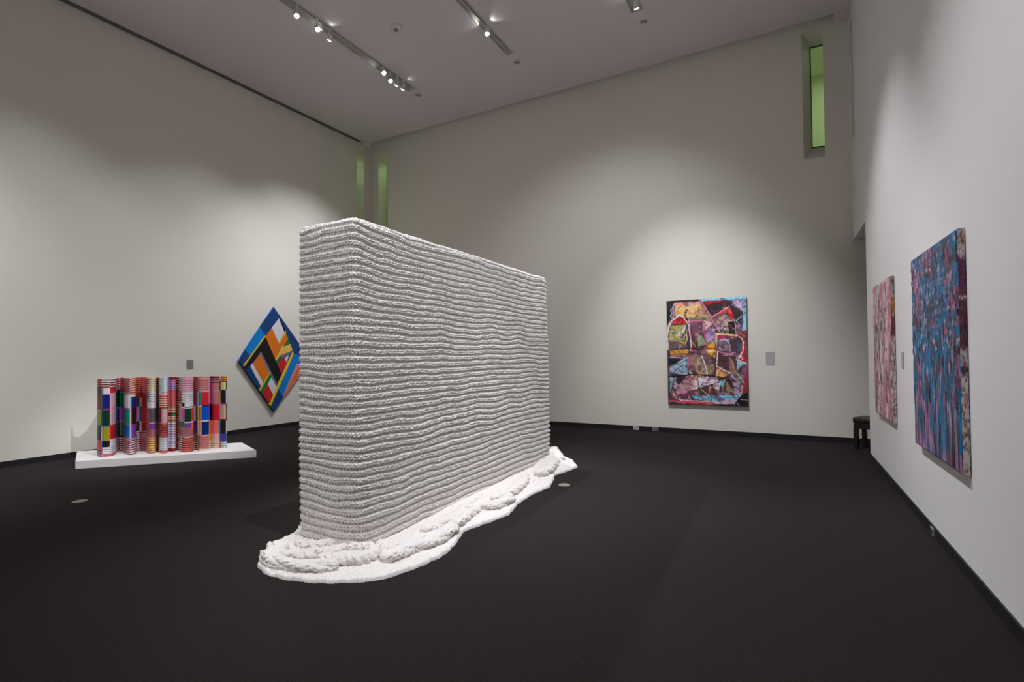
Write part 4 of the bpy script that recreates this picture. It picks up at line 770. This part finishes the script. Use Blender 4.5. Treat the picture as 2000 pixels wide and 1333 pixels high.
ABS_LINE = [
 ((236, 216, 222), 11, [(128, 640), (122, 500), (134, 400), (165, 348), (212, 318), (245, 288), (290, 320), (330, 380), (350, 480), (362, 580), (355, 642)]),
 ((212, 70, 100), 6, [(340, 390), (368, 560), (372, 650)]), ((242, 202, 132), 14, [(612, 560), (622, 478), (822, 494)]), ((238, 224, 214), 9, [(840, 508), (868, 520), (888, 580), (880, 650), (836, 730)]),
 ((238, 224, 214), 8, [(632, 650), (616, 802), (762, 876)]), ((238, 226, 220), 8, [(466, 700), (505, 800), (528, 900), (520, 940), (440, 928)]), ((236, 220, 220), 7, [(220, 878), (325, 892), (378, 908), (345, 850)]),
 ((222, 112, 142), 8, [(320, 352), (482, 343), (486, 442)]), ((112, 60, 132), 8, [(648, 450), (668, 350), (700, 326), (782, 318)]), ((176, 42, 40), 12, [(428, 636), (602, 622)]), ((206, 82, 122), 8, [(360, 654), (422, 650), (520, 600), (490, 462)]),
 ((142, 196, 218), 7, [(770, 900), (830, 960), (892, 966), (806, 862)]), ((212, 182, 42), 6, [(462, 1040), (540, 1100), (552, 1010)]), ((222, 202, 212), 6, [(180, 1090), (210, 1130), (260, 1152), (560, 1165), (700, 1180), (790, 1178), (862, 1096), (880, 1000)]),
 ((216, 70, 100), 11, [(150, 1160), (400, 1172), (585, 1182)]), ((172, 42, 46), 10, [(346, 680), (352, 850)]), ((186, 46, 60), 9, [(560, 1000), (570, 1162)]), ((30, 24, 28), 12, [(420, 560), (425, 690)]), ((30, 24, 28), 10, [(140, 645), (330, 620), (450, 640), (510, 600)]),
 ((26, 22, 26), 12, [(150, 910), (420, 890), (600, 905)]), ((26, 22, 26), 9, [(710, 930), (690, 1095)]), ((26, 22, 26), 12, [(735, 940), (790, 1020)]), ((232, 172, 192), 7, [(565, 315), (740, 202)]), ((132, 186, 212), 7, [(770, 180), (868, 240)]), ((132, 186, 212), 7, [(865, 300), (812, 348), (850, 395)]),
 ((96, 62, 152), 8, [(720, 140), (876, 130), (878, 210)]), ((90, 60, 140), 9, [(880, 270), (850, 440)]), ((222, 150, 180), 6, [(795, 330), (812, 480)]), ((206, 112, 150), 12, [(448, 140), (520, 240), (620, 420), (650, 460)]), ((182, 172, 206), 9, [(615, 620), (618, 560), (660, 535), (720, 540), (748, 580), (752, 650)]),
 ((190, 70, 110), 7, [(748, 560), (752, 640)]), ((206, 120, 160), 9, [(640, 660), (720, 680), (810, 662)]), ((120, 176, 216), 7, [(150, 718), (320, 728)]), ((200, 190, 220), 6, [(170, 860), (300, 760), (290, 860)]), ((212, 206, 220), 5, [(160, 840), (310, 720)]), ((190, 182, 206), 5, [(200, 870), (300, 800)]),
 ((62, 82, 142), 7, [(440, 1030), (490, 970), (520, 990)]), ((40, 32, 60), 8, [(430, 1040), (570, 990), (640, 965)]), ((214, 194, 214), 5, [(330, 300), (350, 420)]), ((150, 190, 210), 6, [(190, 170), (165, 230), (150, 240), (165, 270), (150, 300), (190, 330)]), ((214, 150, 170), 5, [(180, 180), (185, 330)]),
 ((40, 34, 44), 9, [(262, 520), (300, 470), (312, 410), (300, 560)]), ((196, 190, 60), 6, [(145, 520), (290, 570)]), ((60, 50, 60), 10, [(650, 460), (690, 410), (730, 400)]), ((60, 70, 140), 9, [(832, 560), (826, 680)]), ((240, 236, 232), 7, [(815, 738), (915, 774)]), ((190, 190, 40), 8, [(430, 760), (420, 860), (460, 910)]), ((216, 150, 50), 7, [(770, 770), (806, 860)])]
ab = empty('abstract_painting', (-1.145, YB, 1.39)); tag(ab, 'large abstract painting of jagged red, black, tan and pale blue shapes on the back wall', 'painting')
lin, rel = abstract(); M_PAINT = paint_mat('brushed_paint', 0.45, 0.35)
canvas('painted_canvas', (-1.778, YB, 2.296), (1.268, 0, 0), (0, 0, -1.80), (0, -1, 0), 210, 300, lin, rel, 0.05,
       lambda i, K, S: stain((84, 66, 64) if i == 3 else (46, 42, 46), K, S, 3 + i, ([(0, .3, (70, 130, 146))] if i == 1 else [], [(.58, (120, 50, 50))])), M_PAINT, ab)

def lerp_cols(stops, t):
    xs_ = [s_[0] for s_ in stops]; return np.stack([np.interp(t, xs_, [s_[1][k] for s_ in stops]) for k in range(3)], -1)
# blue painting, right wall: thick vertical drips
def blue():
    nu, nv = 210, 380; U, V = np.meshgrid(np.linspace(0, 1, nu), np.linspace(0, 1, nv))
    wx = U + .03 * (fbm(U * 6, V * 7, 2) - .5)
    drip = .7 * np.clip((V - .5) * 2.0, 0, 1)                                   # lower half runs in vertical drips
    vy = V * (12 - 6 * drip)
    s1 = fbm(wx * 17, vy * 1.6, 5); s2 = fbm(wx * 44, vy * 3.2, 7); s3 = fbm(U * 6, V * 7, 9); s4 = fbm(wx * 70, vy * 5, 19)
    C = lerp_cols([(.28, (36, 24, 36)), (.40, (104, 56, 84)), (.48, (146, 92, 136)), (.55, (184, 132, 168)), (.63, (104, 74, 130)), (.74, (214, 180, 200))], .45 * s1 + .55 * s2)
    cov = s3 + .55 * (s1 - .5) + .5 * (s2 - .5) + .16 * np.exp(-((U - .68) / .16) ** 2) - .16 * drip
    bm_ = np.clip((cov - .345) * 7, 0, 1)
    bl = lerp_cols([(.28, (6, 48, 76)), (.44, (8, 88, 128)), (.58, (14, 116, 160)), (.72, (48, 120, 168))], .5 * s4 + .5 * fbm(wx * 34, vy * 1.5, 29))
    C = C * (1 - bm_[..., None]) + bl * bm_[..., None]
    for thr, fx, fy, col, mx, sd in ((.60, 38, 2.2, (28, 22, 34), .85, 39), (.65, 26, 2, (116, 34, 56), .75, 49), (.65, 44, 2.4, (216, 184, 204), .8, 61), (.67, 34, 2.4, (190, 116, 130), .7, 63)):
        m = np.clip((fbm(wx * fx, vy * fy, sd) - thr) * 11, 0, mx)[..., None]; C = C * (1 - m) + np.array(col, float) * m
    lo = np.clip((V - .74) * 4, 0, 1) * np.clip((fbm(wx * 34, V * 4, 59) - .47) * 7, 0, .8); C = C * (1 - lo[..., None]) + np.array((190, 150, 186.)) * lo[..., None]
    for x0 in (.18, .33, .47, .60, .71, .80, .90, .965):
        m = np.clip(1.2 - np.abs(wx - x0 - .012 * np.sin(V * 9 + x0 * 30)) / .011, 0, 1) * np.clip(drip * 1.4 - .2 + .5 * (x0 > .85), 0, 1) * np.clip(fbm(V * 9 + x0 * 40, U * 0, 5) * 2 - .5, 0, .85)
        C = C * (1 - m[..., None]) + np.array((44, 30, 46.)) * m[..., None]
    return tolin(C), 0.007 * s2 + 0.006 * fbm(wx * 40, vy * 2.2, 69) + 0.0025 * RNG.random(U.shape)
M_IMPASTO = paint_mat('impasto_paint', 0.4, 0.35)
bp_ = empty('blue_painting', (XR, 4.44, 1.37)); tag(bp_, 'tall blue and mauve painting with thick dripping paint on the white right wall', 'painting')
lin, rel = blue()
def bedge(i, K, S):
    if i == 1: return stain((196, 184, 174), K, S, 21, ([(.0, .10, (176, 158, 150)), (.11, .28, (92, 26, 64)), (.28, .50, (74, 28, 36)), (.50, .55, (190, 170, 160)), (.55, .60, (40, 30, 36))], [(.58, (110, 60, 66)), (.64, (40, 36, 48)), (.66, (40, 90, 140))]))
    return stain((120, 90, 104), K, S, 31, ([], [(.5, (52, 40, 60)), (.56, (36, 92, 150))]))
canvas('painted_canvas', (XR, 5.095, 2.098), (0, -1.20, 0), (0, 0, -1.465), (-1, 0, 0), 210, 380, lin, rel, 0.038, bedge, M_IMPASTO, bp_)
# pink painting, right wall
def pink():
    nu, nv = 150, 320; U, V = np.meshgrid(np.linspace(0, 1, nu), np.linspace(0, 1, nv))
    wx = U + .03 * (fbm(U * 7, V * 9, 3) - .5)
    s1 = fbm(wx * 11, V * 7, 4); s2 = fbm(wx * 34, V * 16, 6); t = .64 * s1 + .36 * s2
    C = lerp_cols([(.28, (110, 78, 80)), (.40, (208, 122, 150)), (.48, (226, 168, 184)), (.56, (230, 220, 216)), (.68, (216, 96, 140)), (.76, (232, 226, 220))], t)
    for x0, w_ in ((.14, .10), (.60, .09), (.92, .08)):
        d = np.abs(U - x0 - .05 * np.sin(V * 5 + x0 * 9)); a = (np.clip(1 - d / w_, 0, 1) * np.clip(s2 * 3 - .7, 0, .85))[..., None]; C = C * (1 - a) + np.array((220, 66, 120.)) * a
    for x0, w_ in ((.38, .13), (.76, .10)):
        d = np.abs(U - x0 - .04 * np.sin(V * 6)); a = (np.clip(1.3 - d / w_, 0, 1) * np.clip(s1 * 3 - .7, 0, .8))[..., None]; C = C * (1 - a) + np.array((232, 228, 224.)) * a
    for pts, w_ in (([(.12, .98), (.16, .8), (.28, .62), (.2, .45), (.22, .34)], .034), ([(.42, .72), (.34, .52), (.44, .36), (.58, .28), (.68, .36), (.64, .5)], .042), ([(.62, .60), (.8, .72), (.92, .66), (.95, .5)], .03), ([(.3, .3), (.5, .2), (.7, .3)], .02), ([(.05, .36), (.2, .33), (.3, .36), (.34, .46)], .036), ([(.08, .8), (.1, .95)], .03), ([(.36, .02), (.40, .10), (.38, .18)], .03), ([(.76, .04), (.80, .14), (.76, .22)], .03)):
        d = dist_line(U, V, pts) + .05 * (fbm(U * 26, V * 26, 8) - .5); a = np.clip(1.2 - d / w_, 0, 1)[..., None] * .85; C = C * (1 - a) + np.array((66, 54, 58.)) * a
    for thr, fx, fy, col, mx, sd in ((.60, 44, 24, (70, 54, 56), .85, 14), (.64, 30, 20, (170, 130, 90), .7, 24), (.62, 50, 18, (236, 232, 228), .8, 34)):
        m = np.clip((fbm(wx * fx, V * fy, sd) - thr) * 11, 0, mx)[..., None]; C = C * (1 - m) + np.array(col, float) * m
    return tolin(C), 0.006 * s2 + .004 * fbm(wx * 40, V * 30, 79) + .0015 * RNG.random(U.shape)
pp = empty('pink_painting', (XR, 6.45, 1.37)); tag(pp, 'smaller pink and white painting with dark loose outlines on the right wall', 'painting')
lin, rel = pink()
def pedge(i, K, S):
    if i == 1: return stain((204, 194, 184), K, S, 41, ([(.0, .14, (170, 160, 146)), (.14, .26, (190, 140, 60)), (.26, .42, (120, 70, 64))], [(.60, (96, 74, 76)), (.66, (40, 36, 40))]))
    return stain((176, 160, 152), K, S, 51, ([], [(.55, (110, 90, 96))]))
canvas('painted_canvas', (XR, 7.10, 2.105), (0, -1.045, 0), (0, 0, -1.432), (-1, 0, 0), 150, 320, lin, rel, 0.034, pedge, M_IMPASTO, pp)

# ------------------------------------------------------------------ wall labels
def label(center, w, h, axis, mat, text):
    bm = bmesh.new()
    if axis == 'y': add_box(bm, -w / 2, w / 2, -0.006, 0, -h / 2, h / 2, 0.0012)
    elif axis == 'x-': add_box(bm, -0.006, 0, -w / 2, w / 2, -h / 2, h / 2, 0.0012)
    else: add_box(bm, 0, 0.006, -w / 2, w / 2, -h / 2, h / 2, 0.0012)
    o = obj('wall_label', bm, mat); o.location = center
    return tag(o, text, 'label')
label((LW(4.95) + .001, 4.95, 1.283), 0.105, 0.15, 'x+', M_LABEL_D, 'small dark grey wall label above the striped folding sculpture')
label((-0.178, YB - .001, 1.278), 0.126, 0.21, 'y', M_LABEL, 'pale grey wall label beside the abstract painting')
label((XR - .001, 5.74, 1.29), 0.075, 0.145, 'x-', M_LABEL, 'grey wall label between the pink and the blue paintings')

# ------------------------------------------------------------------ stool in the passage opening
st_o = empty('gallery_stool', (0.86, 8.575, 0), math.radians(-27))
tag(st_o, 'dark stool with brown leather seat half hidden behind the end of the right wall', 'stool')
SW, SD = 0.42, 0.33
for x, y in ((0, 0), (SW - .055, 0), (0, SD - .055), (SW - .055, SD - .055)):
    bm = bmesh.new(); add_box(bm, x, x + .055, y, y + .055, 0, 0.30, 0.004); obj('leg', bm, M_WOOD, st_o)
bm = bmesh.new()
add_box(bm, 0.004, SW - .004, 0.004, .03, 0.29, 0.375); add_box(bm, 0.004, SW - .004, SD - .03, SD - .004, 0.29, 0.375)
add_box(bm, 0.004, .03, .03, SD - .03, 0.29, 0.375); add_box(bm, SW - .03, SW - .004, .03, SD - .03, 0.29, 0.375)
obj('apron', bm, M_WOOD, st_o)
bm = bmesh.new(); add_box(bm, -0.006, SW + .006, -0.006, SD + .006, 0.375, 0.445, 0.018); obj('seat', bm, M_LEATHER, st_o, True)

# ------------------------------------------------------------------ small fittings
def disc(name, loc, prof, mat, label_, cat, parts=()):
    bm = bmesh.new(); add_lathe(bm, prof, 28); o = obj(name, bm, mat); o.location = loc; tag(o, label_, cat)
    for n_, pr, mt in parts:
        bm = bmesh.new(); add_lathe(bm, pr, 24); obj(n_, bm, mt, o)
    return o
FB = [(0.062, 0.0), (0.062, 0.004), (0.054, 0.0065), (0.03, 0.007), (0.004, 0.007)]
disc('floor_box_cover', (-6.05, 2.35, 0), FB, M_STEEL, 'round metal floor cover in the carpet left of the sculpture, in front of the plinth', 'floor cover', (('screw', [(0.008, 0.006), (0.008, 0.009), (0.003, 0.0095)], M_GREY),))
disc('floor_box_cover', (-2.052, 4.955, 0), FB, M_STEEL, 'round metal floor cover in the carpet beside the far end of the pooled knitting', 'floor cover', (('screw', [(0.008, 0.006), (0.008, 0.009), (0.003, 0.0095)], M_GREY),))
RINGP = [(0.075, 0.0), (0.075, -0.006), (0.058, -0.012), (0.004, -0.012)]
CUPP = [(0.052, -0.0121), (0.052, -0.016), (0.035, -0.02), (0.004, -0.02)]
for (x, y), wh in (((-6.135, 7.71), 'beyond the end of the left lighting track'), ((-3.96, 7.685), 'beyond the end of the middle lighting track'), ((-1.78, 7.68), 'beyond the end of the right lighting track')):
    disc('sprinkler_cover', (x, y, ZC), RINGP, M_METAL, 'small round ceiling fitting ' + wh, 'ceiling fitting', (('recess_cup', CUPP, M_GREY), ('deflector', [(0.012, -0.0201), (0.012, -0.034), (0.02, -0.036), (0.004, -0.038)], M_METAL)))
disc('smoke_detector', (-5.15, 5.94, ZC), [(0.062, 0), (0.066, -0.02), (0.06, -0.045), (0.04, -0.05), (0.004, -0.05)], M_METAL, 'round white smoke detector on the ceiling between two lighting tracks', 'detector', (('sensor_cap', [(0.036, -0.0501), (0.034, -0.068), (0.022, -0.076), (0.004, -0.077)], M_GREY),))
def outlet(x, label_, light):
    r = empty('wall_outlet', (x, YB - 0.0125, 0.036)); tag(r, label_, 'outlet')
    pm = M_METAL if light else M_GREY
    bm = bmesh.new(); add_box(bm, -.05, .05, -.007, 0, -.03, .03, .002); obj('cover_plate', bm, pm, r)
    for dx in (-.02, .02):
        bm = bmesh.new(); add_box(bm, dx - .014, dx + .014, -.010, -.0071, -.018, .018, .002); obj('socket', bm, M_GREY if light else M_DARK, r)
outlet(-2.353, 'small white outlet in the black baseboard left of the abstract painting', True)
outlet(-2.012, 'small grey outlet in the black baseboard left of the abstract painting, nearest it', False)
r = empty('wall_outlet', (XR - .0125, 4.765, 0.036)); tag(r, 'small outlet in the black baseboard under the blue painting', 'outlet')
bm = bmesh.new(); add_box(bm, -.007, 0, -.045, .045, -.028, .028, .002); obj('cover_plate', bm, M_GREY, r)
for dy in (-.02, .02):
    bm = bmesh.new(); add_box(bm, -.010, -.0071, dy - .012, dy + .012, -.016, .016, .002); obj('socket', bm, M_DARK, r)

# ------------------------------------------------------------------ ceiling tracks and spotlights
names = ('left lighting track, the one with most spotlights', 'middle lighting track, with one spotlight in view', 'right lighting track, mostly cut off by the top of the picture')
for (a, b), e, nm in zip(TX, ENDY, names):
    t = empty('lighting_track', ((a + b) / 2, 2.0, ZC)); tag(t, 'recessed ceiling trough: ' + nm, 'lighting track')
    w_ = b - a; y0, y1 = YF - 2.0 + 0.02, e - 2.0 - 0.004
    bm = bmesh.new(); add_box(bm, -w_ / 2 + .002, -w_ / 2 + .012, y0, y1, -0.004, 0.135); add_box(bm, w_ / 2 - .012, w_ / 2 - .002, y0, y1, -0.004, 0.135); add_box(bm, -w_ / 2 + .012, w_ / 2 - .012, y0, y1, 0.05, 0.06); obj('trough_liner', bm, M_TROUGH, t)
    bm = bmesh.new(); add_box(bm, w_ / 2 - .060, w_ / 2 - .026, y0, y1 - 0.12, 0.004, 0.049, .002); obj('power_rail', bm, M_METAL, t)
    bm = bmesh.new(); add_box(bm, w_ / 2 - .049, w_ / 2 - .037, y0, y1 - 0.13, 0.001, 0.0039); obj('rail_slot', bm, M_DARK, t)
    bm = bmesh.new(); add_box(bm, -w_ / 2, w_ / 2, y1 - 0.01, y1, -0.006, 0.05); obj('end_cap', bm, M_METAL, t)
def fixture(x, y, tgt, label_):
    r = empty('track_spotlight', (x, y, LAMP_Z)); tag(r, label_, 'spotlight', 'spotlights on the ceiling tracks')
    k = 0.66
    d = (Vector(tgt) - Vector((x, y, LAMP_Z))).normalized()
    q = d.to_track_quat('Z', 'Y').to_matrix().to_4x4() @ Matrix.Scale(k, 4)
    bm = bmesh.new(); add_lathe(bm, [(0.020, -0.085), (0.034, -0.078), (0.040, -0.03), (0.052, 0.02), (0.058, 0.055), (0.058, 0.062), (0.052, 0.062), (0.050, 0.050), (0.004, 0.046)], 28, q); obj('lamp_head', bm, M_METAL, r)
    bm = bmesh.new(); add_lathe(bm, [(0.049, 0.0505), (0.047, 0.054), (0.03, 0.058), (0.004, 0.0595)], 28, q); obj('lens', bm, M_LENS, r)
    side = d.cross(Vector((0, 0, 1))).normalized(); dd = Vector((d.x, d.y, 0)).normalized(); bm = bmesh.new()
    for sg in (-1, 1):
        add_box_dir(bm, side * 0.042 * sg, side, dd, .003, .008, -.010, .062)
    add_box_dir(bm, Vector((0, 0, 0)), side, dd, .045, .008, .058, .066)
    obj('yoke', bm, M_METAL, r)
    bm = bmesh.new(); add_lathe(bm, [(0.009, .066), (0.009, .128), (0.018, .130), (0.018, .142)], 16); obj('adapter', bm, M_METAL, r)
def add_box_dir(bm, c, sx, sy, hx, hy, z0, z1):
    vs__ = [bm.verts.new(c + sx * (hx * a) + sy * (hy * b) + Vector((0, 0, z))) for z in (z0, z1) for a, b in ((-1, -1), (1, -1), (1, 1), (-1, 1))]
    for f in ((3, 2, 1, 0), (4, 5, 6, 7), (0, 1, 5, 4), (1, 2, 6, 5), (2, 3, 7, 6), (3, 0, 4, 7)): bm.faces.new([vs__[i] for i in f])
LABS = {(-6.07, 5.49): 'third spotlight along the left track, turned to the left wall', (-6.05, 7.00): 'spotlight last but one along the left track, turned to the left wall',
        (-6.04, 7.16): 'spotlight nearest the far end of the left track, turned to the left wall', (-6.07, 4.88): 'lit spotlight on the left track, nearest the top edge of the picture',
        (-6.05, 5.23): 'lit spotlight on the left track, second from the top edge of the picture', (-6.00, 6.60): 'lit spotlight on the left track, first of the close pair near its far end',
        (-6.07, 6.84): 'lit spotlight on the left track, second of the close pair near its far end', (-3.88, 6.55): 'only spotlight in view on the middle track', (-1.74, 7.08): 'only spotlight in view on the right track'}
for (x, y), tg, wt, dg, bl, vis in SPOTS:
    if vis: fixture(x, y, tg, LABS[(x, y)])
